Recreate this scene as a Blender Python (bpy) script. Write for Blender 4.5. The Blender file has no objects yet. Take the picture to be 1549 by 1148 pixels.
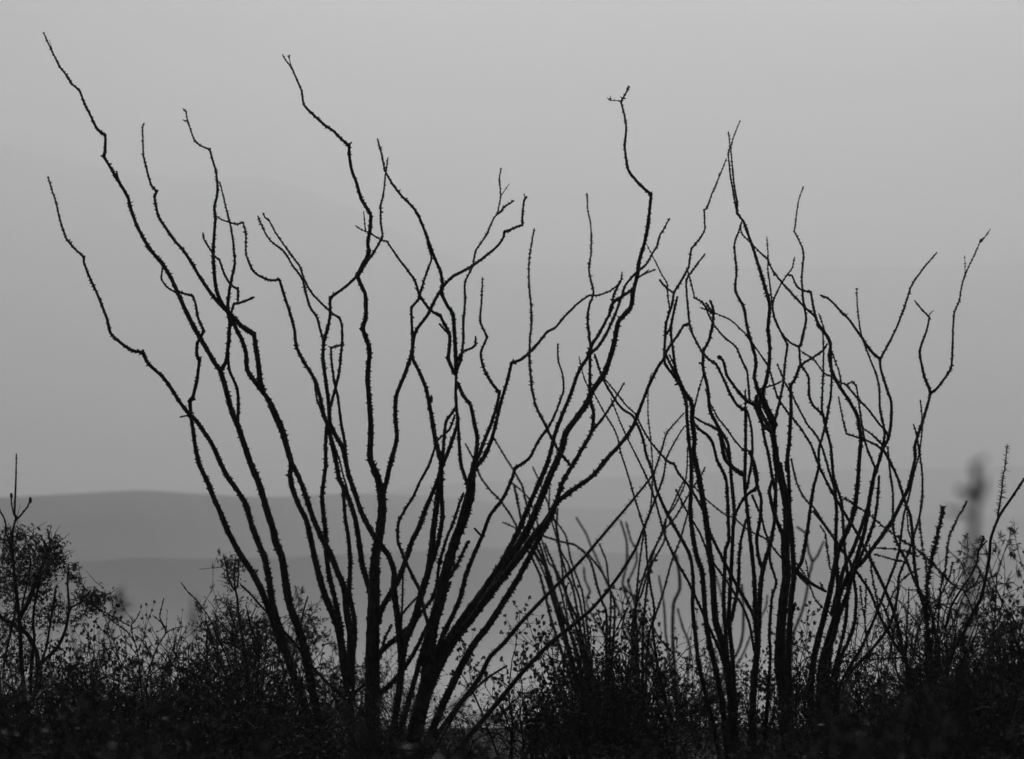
import bpy, math, random
import numpy as np
from mathutils import Vector, noise

random.seed(7)
rng = np.random.default_rng(7)
sc = bpy.context.scene
COL = sc.collection

# ------------------------------------------------------------------ camera
CAM_Z = 1.40
F_PX = 5883.0            # focal length in pixels of the 1549 px wide photograph
HORIZON = 1060.0
PITCH = math.atan((HORIZON - 574.0) / F_PX)
cam_d = bpy.data.cameras.new("camera")
cam = bpy.data.objects.new("camera", cam_d)
COL.objects.link(cam)
cam.location = (0, 0, CAM_Z)
cam.rotation_euler = (math.pi / 2 + PITCH, 0, 0)
cam_d.sensor_width = 36.0
cam_d.lens = F_PX / 1549.0 * 36.0
cam_d.clip_start = 0.05
cam_d.clip_end = 30000
cam_d.dof.use_dof = True
cam_d.dof.focus_distance = 25.2
cam_d.dof.aperture_fstop = 4.0
cam_d.dof.aperture_blades = 9
sc.camera = cam

# ------------------------------------------------------------------ sky, sun, exposure
CLOUD_X, CLOUD_Z = 4.1, 0.5
SUN_EL, SUN_AZ = 36.0, 2.0          # degrees; azimuth from straight ahead (+Y) towards +X
w = bpy.data.worlds.new("World")
sc.world = w
w.use_nodes = True
nt = w.node_tree
nt.nodes.clear()
N = nt.nodes.new
out = N("ShaderNodeOutputWorld")
bg = N("ShaderNodeBackground")
sky = N("ShaderNodeTexSky")
sky.sky_type = 'NISHITA'
sky.sun_disc = False
sky.sun_elevation = math.radians(SUN_EL)
sky.sun_rotation = math.radians(SUN_AZ)
sky.altitude = 900
sky.air_density = 1.0
sky.dust_density = 4.0
sky.ozone_density = 1.0
bw = N("ShaderNodeRGBToBW")          # black and white photograph: grey sky
tc = N("ShaderNodeTexCoord")
mp = N("ShaderNodeMapping")
mp.inputs['Scale'].default_value = (1.0, 1.0, 3.5)
mp.inputs['Location'].default_value = (0.35, 0.1, 0.2)
nz = N("ShaderNodeTexNoise")
nz.inputs['Scale'].default_value = 9.0
nz.inputs['Detail'].default_value = 5.0
nz.inputs['Roughness'].default_value = 0.45
mr = N("ShaderNodeMapRange")         # thin even cloud veil
mr.inputs['From Min'].default_value = 0.3
mr.inputs['From Max'].default_value = 0.7
mr.inputs['To Min'].default_value = 0.80
mr.inputs['To Max'].default_value = 1.20
mul = N("ShaderNodeMath"); mul.operation = 'MULTIPLY'
L = nt.links.new
L(tc.outputs['Generated'], mp.inputs['Vector'])
L(mp.outputs['Vector'], nz.inputs['Vector'])
L(nz.outputs['Fac'], mr.inputs['Value'])
L(sky.outputs['Color'], bw.inputs['Color'])
L(bw.outputs['Val'], mul.inputs[0])
L(mr.outputs['Result'], mul.inputs[1])
nb = N("ShaderNodeTexNoise")          # broad banks in the cloud cover
nb.inputs['Scale'].default_value = 3.6
nb.inputs['Detail'].default_value = 1.0
mb_ = N("ShaderNodeMapping"); mb_.inputs['Location'].default_value = (CLOUD_X, 0.0, CLOUD_Z)
mrb = N("ShaderNodeMapRange")
mrb.inputs['From Min'].default_value = 0.25
mrb.inputs['From Max'].default_value = 0.75
mrb.inputs['To Min'].default_value = 0.4
mrb.inputs['To Max'].default_value = 1.6
mul2 = N("ShaderNodeMath"); mul2.operation = 'MULTIPLY'
L(tc.outputs['Generated'], mb_.inputs['Vector']); L(mb_.outputs['Vector'], nb.inputs['Vector'])
L(nb.outputs['Fac'], mrb.inputs['Value'])
L(mul.outputs['Value'], mul2.inputs[0]); L(mrb.outputs['Result'], mul2.inputs[1])
L(mul2.outputs['Value'], bg.inputs['Color'])
L(bg.outputs['Background'], out.inputs['Surface'])
bg.inputs['Strength'].default_value = 0.05

sun_d = bpy.data.lights.new("sun", 'SUN')
sun_d.energy = 1.5
sun_d.angle = math.radians(10)
sun_d.color = (1, 1, 1)
sun = bpy.data.objects.new("sun", sun_d)
COL.objects.link(sun)
to_sun = Vector((math.sin(math.radians(SUN_AZ)) * math.cos(math.radians(SUN_EL)),
                 math.cos(math.radians(SUN_AZ)) * math.cos(math.radians(SUN_EL)),
                 math.sin(math.radians(SUN_EL))))
sun.rotation_euler = to_sun.to_track_quat('Z', 'Y').to_euler()
sun.location = (0, 40, 60)

sc.view_settings.view_transform = 'Standard'
sc.view_settings.look = 'None'
sc.view_settings.exposure = -0.6
sc.view_settings.gamma = 1.0
sc.view_settings.use_curve_mapping = False
sc.render.engine = 'CYCLES'
sc.cycles.use_denoising = True
sc.cycles.max_bounces = 6
sc.cycles.volume_bounces = 4
sc.cycles.transparent_max_bounces = 4

# ------------------------------------------------------------------ helpers
CP, SP = math.cos(PITCH), math.sin(PITCH)
def at(px, py, Y):
    a, b = px - 774.5, 574.0 - py
    dy, dz = F_PX * CP - b * SP, F_PX * SP + b * CP
    t = Y / dy
    return (a * t, Y, CAM_Z + dz * t)

def ground_z(x, y):
    pts = [(-200, 0.0), (4, 0.0), (14, .35), (25, .85), (34, 1.02), (43, 1.10), (50, 0.8), (75, -1.5), (150, -8), (400, -14), (20000, -15)]
    z = pts[-1][1]
    for (a, za), (b, zb) in zip(pts, pts[1:]):
        if y <= b:
            t = max(0, min(1, (y - a) / (b - a))); t = t * t * (3 - 2 * t)
            z = za + (zb - za) * t
            break
    return z + 0.05 * noise.noise(Vector((x * .35, y * .35, 0))) + 0.012 * noise.noise(Vector((x * 2, y * 2, 5)))

def tag(o, label=None, cat=None, group=None, kind=None):
    for k, v in (('label', label), ('category', cat), ('group', group), ('kind', kind)):
        if v: o[k] = v
    return o

def empty(name, loc, label, cat, group=None):
    o = bpy.data.objects.new(name, None)
    o.empty_display_size = .2
    o.location = loc
    COL.objects.link(o)
    return tag(o, label, cat, group)

class MB:
    def __init__(s): s.v = []; s.f = []; s.n = 0
    def add(s, v, f):
        s.v.append(np.asarray(v, dtype=np.float64)); n = s.n
        s.f.extend([tuple(i + n for i in q) for q in f]); s.n += len(v)
    def arrays(s): return (np.concatenate(s.v) if s.v else np.zeros((0, 3)))
    def build(s, name, mat, parent=None, smooth=True):
        me = bpy.data.meshes.new(name)
        v = s.arrays()
        off = np.array(parent_world(parent)) if parent else np.zeros(3)
        me.from_pydata((v - off).tolist(), [], s.f)
        if smooth: me.polygons.foreach_set('use_smooth', [True] * len(me.polygons))
        me.materials.append(mat)
        o = bpy.data.objects.new(name, me)
        COL.objects.link(o)
        if parent: o.parent = parent
        return o

def parent_world(o):
    l = np.array(o.location)
    return l + (parent_world(o.parent) if o.parent else 0)

def tube(mb, P, R, sides=7, caps=True):
    P = np.asarray(P, float); n = len(P)
    if n < 2: return
    T = np.gradient(P, axis=0); T /= (np.linalg.norm(T, axis=1)[:, None] + 1e-12)
    ref = np.array([0, 1, 0.]) if abs(T[0][1]) < .9 else np.array([1., 0, 0])
    A = np.cross(T, ref); A /= (np.linalg.norm(A, axis=1)[:, None] + 1e-12)
    B = np.cross(T, A)
    th = np.arange(sides) * 2 * math.pi / sides
    ring = (A[:, None, :] * np.cos(th)[None, :, None] + B[:, None, :] * np.sin(th)[None, :, None])
    V = P[:, None, :] + ring * np.asarray(R)[:, None, None]
    V = V.reshape(-1, 3)
    F = []
    for i in range(n - 1):
        a = i * sides
        for k in range(sides):
            k2 = (k + 1) % sides
            F.append((a + k, a + k2, a + sides + k2, a + sides + k))
    if not caps:
        mb.add(V, F); return
    V = np.vstack([V, P[0] - T[0] * R[0] * .8, P[-1] + T[-1] * R[-1] * .8])
    m = n * sides
    for k in range(sides):
        F.append((m, (k + 1) % sides, k))
        F.append((m + 1, (n - 1) * sides + k, (n - 1) * sides + (k + 1) % sides))
    mb.add(V, F)

def spine(mb, p, d, l, r):
    d = d / (np.linalg.norm(d) + 1e-9)
    a = np.cross(d, [0.3, 1, 0.2]); a /= np.linalg.norm(a) + 1e-9
    b = np.cross(d, a)
    mb.add([p + a * r, p - a * r * .5 + b * r * .87, p - a * r * .5 - b * r * .87, p + d * l], [(0, 1, 3), (1, 2, 3), (2, 0, 3)])

# ------------------------------------------------------------------ materials
def mat_basic(name, c0, c1, scale, rough, bump=0.3, stretch=(1, 1, 1), spec=0.4, detail=6):
    m = bpy.data.materials.new(name); m.use_nodes = True
    t = m.node_tree; b = t.nodes['Principled BSDF']
    b.inputs['Roughness'].default_value = rough
    b.inputs['Specular IOR Level'].default_value = spec
    c = t.nodes.new('ShaderNodeTexCoord'); mpn = t.nodes.new('ShaderNodeMapping')
    mpn.inputs['Scale'].default_value = stretch
    n = t.nodes.new('ShaderNodeTexNoise'); n.inputs['Scale'].default_value = scale
    n.inputs['Detail'].default_value = detail
    r = t.nodes.new('ShaderNodeValToRGB')
    r.color_ramp.elements[0].position = .35; r.color_ramp.elements[1].position = .68
    r.color_ramp.elements[0].color = (c0, c0, c0, 1); r.color_ramp.elements[1].color = (c1, c1, c1, 1)
    t.links.new(c.outputs['Object'], mpn.inputs['Vector']); t.links.new(mpn.outputs['Vector'], n.inputs['Vector'])
    t.links.new(n.outputs['Fac'], r.inputs['Fac']); t.links.new(r.outputs['Color'], b.inputs['Base Color'])
    if bump:
        bp = t.nodes.new('ShaderNodeBump'); bp.inputs['Strength'].default_value = bump
        bp.inputs['Distance'].default_value = 0.01
        t.links.new(n.outputs['Fac'], bp.inputs['Height']); t.links.new(bp.outputs['Normal'], b.inputs['Normal'])
    return m

M_bark = mat_basic("ocotillo_bark", .012, .036, 60, .75, .5, (1, 1, .25), .25)
M_twig = mat_basic("twig_bark", .012, .032, 40, .7, .2, (1, 1, .4), .25)
M_leaf = mat_basic("small_leaf", .035, .07, 20, .5, 0, (1, 1, 1), .2, 2)
M_ground = mat_basic("desert_soil", .05, .10, 3.0, .95, .5, (1, 1, 1), .1)
M_hill = mat_basic("hill_scrub", .035, .075, .02, .95, .0, (1, 1, 1), .05)
M_drop = bpy.data.materials.new("water_drop"); M_drop.use_nodes = True
_b = M_drop.node_tree.nodes['Principled BSDF']
_b.inputs['Roughness'].default_value = .02; _b.inputs['Transmission Weight'].default_value = 1; _b.inputs['IOR'].default_value = 1.33
_n = M_drop.node_tree.nodes.new('ShaderNodeTexNoise'); _r = M_drop.node_tree.nodes.new('ShaderNodeMapRange')
_r.inputs['To Min'].default_value = .01; _r.inputs['To Max'].default_value = .06
M_drop.node_tree.links.new(_n.outputs['Fac'], _r.inputs['Value']); M_drop.node_tree.links.new(_r.outputs['Result'], _b.inputs['Roughness'])

# ------------------------------------------------------------------ setting: ground and hills
def height_sheet(name, xs, ys, zf, mat):
    V = [(x, y, zf(x, y)) for y in ys for x in xs]
    nx = len(xs)
    F = [(j * nx + i, j * nx + i + 1, (j + 1) * nx + i + 1, (j + 1) * nx + i) for j in range(len(ys) - 1) for i in range(nx - 1)]
    me = bpy.data.meshes.new(name); me.from_pydata(V, [], F); me.materials.append(mat)
    me.polygons.foreach_set('use_smooth', [True] * len(me.polygons))
    o = bpy.data.objects.new(name, me); COL.objects.link(o)
    return tag(o, kind='structure')

def sym(vals): return [-v for v in vals[::-1]] + [0] + list(vals)
xs = sym(list(np.linspace(.5, 14, 28)) + list(np.geomspace(16, 2900, 22)))
ys = list(np.linspace(-60, 0, 6)) + list(np.linspace(1, 60, 90)) + list(np.geomspace(64, 11200, 50))
height_sheet("desert_ground", xs, ys, lambda x, y: ground_z(x, y), M_ground)

def ridge(name, dist, prof, depth, bottom, rough):
    """low hill range; prof = [(px, py)] of its crest; dist = [(px, metres)]: the range runs obliquely away"""
    DX, DY = zip(*dist)
    P = []
    for px, py in prof:
        Yc = float(np.interp(px, DX, DY)); x, _, z = at(px, py, Yc); P.append((x, z, Yc))
    P.sort()
    PX = [p[0] for p in P]; PZ = [p[1] for p in P]; PY = [p[2] for p in P]
    half = max(abs(PX[0]), abs(PX[-1])) * 2.4
    us = np.linspace(-half, half, 300); vs = np.linspace(-1, .8, 26)
    rid = (PY[0] * .013) % 7
    V = []
    for v in vs:
        for x in us:
            Yc = float(np.interp(x, PX, PY)); top = float(np.interp(x, PX, PZ))
            if x < PX[0] or x > PX[-1]: top += noise.noise(Vector((x / (half * .12), rid, 1))) * (PZ[0] - bottom) * .25
            y = Yc + v * depth
            k = 1 - abs(v if v < 0 else v / .8) ** 1.5
            z = bottom + (top + rough * noise.noise(Vector((x / (half * .03), rid, 3))) * .5 - bottom) * max(0, k)
            z += noise.noise(Vector((x / (half * .05), y / (depth * .3), rid))) * (top - bottom) * .13 * (1 - abs(1 - 2 * k))
            V.append((x, y, z))
    nx = len(us)
    F = [(j * nx + i, j * nx + i + 1, (j + 1) * nx + i + 1, (j + 1) * nx + i) for j in range(len(vs) - 1) for i in range(nx - 1)]
    me = bpy.data.meshes.new(name); me.from_pydata(V, [], F); me.materials.append(M_hill)
    me.polygons.foreach_set('use_smooth', [True] * len(me.polygons))
    o = bpy.data.objects.new(name, me); COL.objects.link(o)
    return tag(o, kind='structure')

ridge("near_hills", [(-500, 1480), (250, 1500), (550, 2150), (800, 3000), (1200, 3600), (2100, 3800)], [(-500, 870), (0, 856), (60, 850), (130, 848), (170, 848), (205, 842), (250, 843), (330, 846), (420, 842), (480, 840), (560, 836), (640, 832), (720, 828), (800, 829), (880, 833), (960, 836), (1060, 838), (1200, 835), (1350, 832), (1450, 833), (1549, 838), (2100, 860)], 380, -18, 1.0)
ridge("far_hills", [(-500, 2350), (250, 2500), (550, 3500), (800, 4500), (1200, 5100), (2100, 5300)], [(-500, 765), (0, 751), (60, 748), (130, 745), (200, 741), (230, 741), (290, 746), (360, 750), (410, 752), (450, 748), (520, 745), (620, 748), (700, 754), (780, 762), (860, 768), (960, 770), (1060, 768), (1200, 772), (1350, 778), (1549, 780), (2100, 800)], 380, -18, 1.5)
ridge("distant_hills", [(-500, 6100), (2100, 6100)], [(-500, 770), (0, 765), (300, 762), (500, 752), (640, 733), (760, 727), (900, 722), (1050, 716), (1200, 711), (1300, 709), (1420, 707), (1549, 704), (2100, 690)], 700, -18, 4)

ridge("faint_mountain", [(-500, 9500), (2100, 9500)], [(-500, 150), (-200, 180), (0, 214), (60, 228), (110, 244), (220, 262), (300, 270), (400, 264), (460, 280), (520, 305), (600, 345), (660, 378), (720, 396), (900, 400), (1200, 402), (1549, 398), (2100, 420)], 1500, -18, 14)

# the air
hz = MB()
def box(mb, x0, x1, y0, y1, z0, z1):
    v = [(x, y, z) for x in (x0, x1) for y in (y0, y1) for z in (z0, z1)]
    mb.add(v, [(0, 1, 3, 2), (4, 6, 7, 5), (0, 4, 5, 1), (2, 3, 7, 6), (0, 2, 6, 4), (1, 5, 7, 3)])
def volume_mat(name, density, aniso=0.0, col=.99):
    m = bpy.data.materials.new(name); m.use_nodes = True
    t = m.node_tree; t.nodes.clear()
    o = t.nodes.new('ShaderNodeOutputMaterial'); v = t.nodes.new('ShaderNodeVolumePrincipled')
    v.inputs["Color"].default_value = (col, col, col, 1); v.inputs['Density'].default_value = density
    v.inputs['Anisotropy'].default_value = aniso
    t.links.new(v.outputs['Volume'], o.inputs['Volume'])
    return m
box(hz, -7000, 7000, -300, 11400, -24, 1420)
tag(hz.build("haze", volume_mat("haze_air", 0.00033, .75), smooth=False), kind='stuff')

# low mist lying in the valley in front of the hills
mist = MB(); box(mist, -2600, 2600, 170, 1065, -13.2, 9)
tag(mist.build("valley_mist", volume_mat("valley_mist_air", 0.0018, .6), smooth=False), label="low pale mist lying in the valley before the nearest hills", cat="mist", kind='stuff')

# ------------------------------------------------------------------ traced stems
def pl(s): return [tuple(float(a) for a in q.split(',')) for q in s.split()]

def catmull(P, step):
    P = np.asarray(P, float)
    if len(P) < 3: 
        d = np.linalg.norm(P[-1] - P[0]); n = max(2, int(d / step))
        return np.array([P[0] + (P[-1] - P[0]) * t for t in np.linspace(0, 1, n + 1)])
    Q = np.vstack([2 * P[0] - P[1], P, 2 * P[-1] - P[-2]])
    out = []
    for i in range(1, len(Q) - 2):
        p0, p1, p2, p3 = Q[i - 1], Q[i], Q[i + 1], Q[i + 2]
        # a tight spline: keeps the kinks at the knots
        m1 = (p2 - p0) * .32; m2 = (p3 - p1) * .32
        c1 = np.dot(p1 - p0, p2 - p1) / (np.linalg.norm(p1 - p0) * np.linalg.norm(p2 - p1) + 1e-9)
        c2 = np.dot(p2 - p1, p3 - p2) / (np.linalg.norm(p2 - p1) * np.linalg.norm(p3 - p2) + 1e-9)
        if c1 < .82: m1 = (p2 - p1) * .35
        if c2 < .82: m2 = (p2 - p1) * .35
        n = max(1, int(np.linalg.norm(p2 - p1) / step))
        for k in range(n):
            t = k / n
            out.append((2 * t**3 - 3 * t**2 + 1) * p1 + (t**3 - 2 * t**2 + t) * m1 + (-2 * t**3 + 3 * t**2) * p2 + (t**3 - t**2) * m2)
    out.append(P[-1])
    return np.array(out)

class Plant:
    def __init__(s, name, label, cat, base, Y0, group=None, spread=.9, mat=None):
        s.spine_k = 1.0; s.Y0 = Y0; s.base = base; s.spread = spread; s.mat = mat or M_bark
        x, y, z = at(base[0], base[1], Y0)
        s.root = empty(name, (x, Y0, min(z, ground_z(x, Y0))), label, cat, group)
        s.stems = {}
        s.r = random.Random(int(base[0] * 7 + Y0))
    def grow(s, key, trace, w, parent=None, spines=1.0, name=None, step=5, sides=7, to_base=None, sp_len=1.0, tilt=None):
        """trace from tip to root in pixels; w = (tip width, root width) in pixels at this plant's distance"""
        P2 = pl(trace) if isinstance(trace, str) else list(trace)
        r = s.r
        if parent is None:
            if to_base is not False:
                bx, by = to_base or s.base
                lx, ly = P2[-1]
                if ly < by - 5: P2.append((bx + (lx - bx) * .12, by))
            jy, Yj = s.base[1], s.Y0 + r.uniform(-.06, .06)
            owner = None
        else:
            po = s.stems[parent]
            jy = P2[-1][1]; Yj = po['Y'](jy)
            owner = po['owner']
        if tilt is None: tilt = r.uniform(-1, 1) * s.spread
        span = max(60, jy - min(p[1] for p in P2))
        k = tilt / 1000.0
        Yf = lambda py, jy=jy, Yj=Yj, k=k: Yj + k * (jy - py)
        C = catmull(P2, step)
        C = C[::-1]                         # root to tip
        n = len(C)
        d = np.concatenate([[0], np.cumsum(np.linalg.norm(np.diff(C, axis=0), axis=1))])
        u = d / max(d[-1], 1)
        mm = s.Y0 / F_PX
        if isinstance(w, dict):
            wy = sorted(w); wd = np.interp(C[:, 1], wy, [w[q] for q in wy]) * .5
        else:
            wd = (w[1] + (w[0] - w[1]) * u ** .95) * .51
        ph = r.uniform(0, 100)
        P3, R = [], []
        for i in range(n):
            Yc = Yf(C[i][1]) + .012 * noise.noise(Vector((d[i] * .03, ph, 0)))
            P3.append(at(C[i][0], C[i][1], Yc))
            knot = 0
            if 0 < i < n - 1:
                a = C[i] - C[i - 1]; b = C[i + 1] - C[i]
                c = np.dot(a, b) / (np.linalg.norm(a) * np.linalg.norm(b) + 1e-9)
                knot = .35 if c < .8 else (.15 if c < .93 else 0)
            R.append(max(.35, wd[i]) * mm * (1 + .10 * noise.noise(Vector((d[i] * .11, ph, 3))) + .13 * noise.noise(Vector((d[i] * .45, ph, 13))) + knot))
        P3 = np.array(P3); R = np.array(R)
        mb = MB()
        tube(mb, P3, R, sides)
        if spines > 0:
            T = np.gradient(P3, axis=0); T /= np.linalg.norm(T, axis=1)[:, None] + 1e-9
            pos = 3.0
            while pos < d[-1] - 1:
                i = min(n - 1, max(0, np.searchsorted(d, pos) - 1))
                t = T[i]; j = min(n - 1, i + 1)
                f = (pos - d[i]) / max(1e-6, d[j] - d[i]) if j > i else 0
                p = P3[i] * (1 - f) + P3[j] * f
                for _ in range(3 if R[i] < 3.2 * mm else 5):
                    ang = r.uniform(0, 2 * math.pi)
                    a = np.cross(t, [0, 1, 0.]); a /= np.linalg.norm(a) + 1e-9; b = np.cross(t, a)
                    nrm = a * math.cos(ang) + b * math.sin(ang)
                    q = r.random()
                    l = (r.uniform(1.5, 3.0) if q < .85 else r.uniform(3.0, 4.8)) * mm * spines * sp_len * s.spine_k * (min(1, .5 + .19 * R[i] / mm) if sp_len < 1.5 else 1)
                    patch = .8 + .7 * max(0, noise.noise(Vector((pos * .03, ph, 9))) + .35)
                    spine(mb, p + nrm * R[i] * .75, nrm + t * r.uniform(-.4, .9), l * patch + R[i] * .25, ((1.9 + .16 * R[i] / mm) * r.uniform(.7, 1.2) if sp_len < 1.5 else .7) * mm)
                pos += r.uniform(2.6, 6.4) / max(.4, spines)
        o = mb.build(name or ("side_branch" if parent else "stem"), s.mat, owner or s.root)
        s.stems[key] = dict(Y=Yf, owner=owner or o, obj=o)
        return o

# ================================================================== the large ocotillo at left centre
A = Plant("ocotillo", "large bare ocotillo filling the left half, its tallest stems reaching almost to the top",
          "ocotillo", (566, 1185), 25.0)
A.spine_k = .85
A.grow('1', "72.6,267 78.4,286.6 85,307.5 90,329.7 100.6,361 115,378 127.2,388.5 126.7,396.3 134.6,417 143.7,436.8 154,461.6 162,482.5 167,503.4 180.3,516.5 198.6,529.6 216.3,533 223.5,549 247,571 260,589 270.5,606 286,625.8 296.7,636 309.7,654.5 321.5,672.8 333,699 345,722.4 359.4,742 372.4,764 380.3,793 392,824 400.6,843 407,876.7 412.3,913 420,942 430.6,978.6 446.3,1028 456.8,1057 474,1100", {267: 2, 400: 3.4, 540: 5, 640: 6.2, 750: 7.8, 850: 9, 1000: 12}, to_base=(520, 1185))
A.grow('1k', "272,631 278,629.5 287,628", (2, 3), '1', .3)
A.grow('2', "245.7,404.5 243.9,421.5 251,433 261.4,439.8 273,442.4 291.4,447.6 296.7,462 299.3,480 308.4,500 304.5,509 298,519.5 298,537.8 301.9,544 299.3,566.5 298,576 291.4,602 287.5,606 288.8,628.4 292.7,654.5 295.4,675.4 302,704 312.3,725 321.5,748.6 333.2,774.7 343.7,800.8 356.8,827 371,850 383.6,869 396.7,895 407.7,923.7 416,948 428,985", (2.4, 11), '1')
A.grow('2k', "390,862 386,867 383,868", (3, 3), '1', 0)
A.grow('3', "65.8,48.9 71.8,62.7 77.9,75.8 85,90 90,100.6 99.3,112 109.7,128 120,136.4 128,156.8 135.9,172.4 145,192 151,199 159.4,204.3 159.4,222 156.8,236.4 167,253.4 177.7,271.7 193,297 197,312.7 206,338.8 219.5,365 230,380.6 245.6,399 258.7,420 269,443 279.6,466.8 292.6,493 303,511 313.5,529.6 325.4,550 334.6,563 342.4,591.8 350.2,620.5 360.7,646.7 369.8,672.8 380.3,704 393.3,735.5 403.8,772 414.2,803.4 417.6,821.8 426.7,842.7 432,879 438.5,915.9 451.5,949.8 462,986.4 469.8,1028 477.7,1067 490,1110", {49: 1.6, 75: 2.6, 140: 3.4, 300: 5, 450: 6.6, 600: 8, 800: 10.5, 1000: 13.5}, to_base=(530, 1185))
A.grow('3k', "176.5,259 177.5,266 179,273", (3, 4), '3', .3)
A.grow('3m', "74.5,60 77,68 78,75", (.8, 1.2), '3', .2)
A.grow('4', "218,186 215.5,193.3 216.3,214 216.9,235 222,256 228.6,279.6 237.2,289.5 233.8,297 236.4,312.7 240.4,328.4 254.7,350.6 263.9,363.7 277,378 290,397.6 300.5,416 313.5,435.5 329.2,456.4 342.3,469.5 348.5,479 356.8,496 367.2,516.9 372.4,535 373.7,558.7 385.5,577 394.5,589 406.4,604.9 416.9,628.4 427.3,652 433.8,675.4 440.4,699 439,719.8 443,740.7 453.4,766.8 464,788 471,819 477.7,850.5 488,889.7 501.2,923.7 511.6,949.8 518,983.8 522,1015 527.3,1054", {186: 2, 300: 3.8, 400: 5, 480: 6, 600: 7.5, 620: 10.5, 680: 9.5, 710: 7.5, 850: 9, 1000: 12}, to_base=(545, 1185))
A.grow('4b', "440.5,699 445.6,708 454.7,727.7 463.9,753.8 473,782 487,814 498.6,834.9 509,861 521,890 524.7,926.3 530,957.7 530,989 531,1030 533,1060", (6.5, 12), '4', tilt=.2)
A.grow('6', "276.4,164 281.6,168.5 283.5,182.9 288.7,197.3 294.7,213 304.4,220.8 317.4,226 321.4,241.7 326.6,258.7 329,279 327.9,299.6 324,312.7 326,328.4 324,354.5 322.7,385.9 324.8,419.8 327.9,440.7 334.4,456.4 344.9,472 351.5,478.5 367.2,494.6 384.2,505 386.8,524.7 390.7,548 393.3,574.3 399,593", (1.6, 8.5), '4')
A.grow('6k', "276.8,181 280,183 283.5,183", (1.6, 2), '6', .2)
A.grow('7', "332.6,274.8 339.6,304.9 347.5,336 352.2,362.3 355.3,396.3 351.4,417 347.5,435.5 344.9,459 346.5,477 347.6,493 345,524.7 342.4,545.6 334.6,560", (1.8, 6.5), '3')
A.grow('8', "384.2,449.5 367.2,456.8 354,459.4 350,472.5 348.5,490 345.5,520 345,540.4 347.6,561.3 356.8,582 359.6,592 360.7,610 359.4,636 361,648", (3.5, 5), '3')
A.grow('9', "307,352.3 308.4,361.4 318.9,378.4 325,388 332,392.8 338.5,412.4 349,430.6 359.9,437 360.2,455", (2.6, 3.6), '8')
A.grow('10', "326.7,326 334,331.5 346.3,336 359.4,339.2 367.7,336 372,354.9 372.4,385 382.9,409.7 391,416.5 401,421.5 411,424 422.6,422.8 430,446.3 439,475 445.6,498.6 448.2,523.4 458.7,545.6 475.6,573.3 483.5,597 488.7,623 496.5,646.7 503,675.4 509.6,704 513.5,725 526.6,751.2 537,782.5 543,816 548,854 557.3,884.5 561.3,905 563,935", (2.2, 12))
A.grow('10b', "475.8,580 479.5,605 487,624 494,640", (2, 3), '10', 1.3)
A.grow('11a', "390,326.6 399.9,349.6 406,360 414.2,368.5 430,380.5 443,402 457.3,421.5 462.6,442.4 469,464.6 479.6,480.3 484.8,500 490,516", (2.2, 4), '10')
A.grow('11b', "397.8,322 401,329 406.9,332.7 416.9,352.3 432.5,374.5 453.4,403 461.3,425.4 474.3,446.3 497.9,469.8 508,477.5 513.5,480.3 517.4,493.3 517.4,519.5 514.8,548 512.8,565 508.3,584 501.8,607.5 498,622", (2, 4.6), '10')
A.grow('11c', "519.5,517.5 517,521.5 500.5,526 501.8,548 505.7,577 511,600 516,638.8 521,667 524,700", (3, 5), '10')
A.grow('12', "586.8,238.3 584.2,258.7 583,264 579.7,297 575.8,308.8 576.3,338.8 578.4,356.6 569.2,375.4 556.2,395 540.5,417 523.5,432.9 499.5,450.5 499.2,477.7 495.2,498.6 490,516.9 488.7,543 492.6,574.3 496,598 498,618 499,638 507,657 517.4,675.4 522.7,696 527.9,719.8 537,746 547,775 561.3,803.5 576.5,824.4 589.5,843 596.5,866 596,892 600.5,926 604.4,963 607.5,1002 603,1054 594,1110", (2, 12), to_base=(580, 1185))
A.grow('12e', "497,636 493.9,646.7 492.6,672.8 492.6,706.8 487.4,744.6 488.7,772 492.3,800.8 493.3,830 497.3,866 506.4,905.4 513,936.8 517,960", (5, 8.5), '10')
A.grow('12g', "496.5,654.5 503,665 513.5,696 520,722 527,745", (2, 2.6), '10')
A.grow('12h', "519,742 521,765 522.5,785 527.3,814 530,850.5 528.6,897.6 535.5,931.5 536.4,963 533,1002 532.5,1045", (5, 9), '10', tilt=.15)
A.grow('13', "427.4,82.3 432,91 440.5,100.6 448.3,118.9 456.2,137.2 460,158.8 478.4,177.7 491.4,189.4 504.5,198 515,209 528,220 528.5,235 531.7,256 539.2,276 547,302 560.6,324.5 559.6,349.3 556.2,367.6 558,383 548.3,401.5 540.5,417 545.7,430 552.3,443.3 553.6,464 553.6,480 548.3,497 554.9,513.9 559.4,531 556.2,570.5 558.8,609.7 561.4,651.5 560,693 570.5,719.5 577,745.6 578.4,771.7 574,810 567.5,848 566.5,895 565,936.8 563.9,978.6 563.9,1041 564,1110", {82: 1.8, 150: 3.4, 220: 4.6, 330: 5.6, 420: 6.2, 500: 6.8, 600: 7.6, 700: 9.5, 750: 13, 850: 14.5, 900: 19, 1000: 23})
A.grow('13t', "436.5,84 438.5,92 440.5,101", (1, 1.8), '13', .5)
A.grow('13u', "438.5,83 436,85.5 438,86", (2, 2), '13', .3)
A.grow('13v', "532,215 529,218", (2.5, 3), '13', 0)
A.grow('14', "796.5,297 792.6,303.6 790.5,325.8 790,340 777,345.4 763.4,350.6 761.3,359.7 754.7,370 743,380.6 724.7,395 709,405.5 682.9,419.8 667.2,438 656.8,456.4 646.3,477.3 630.6,498 626,512 622.8,534 620.2,544.4 609.7,573 599.3,599.3 598,630.6 600.6,662 591.4,698.6 585,727 578.4,752", (2.8, 7.5), '13')
A.grow('14k', "793,293 794,300 792.8,304", (1.2, 2), '14', .3)
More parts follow.
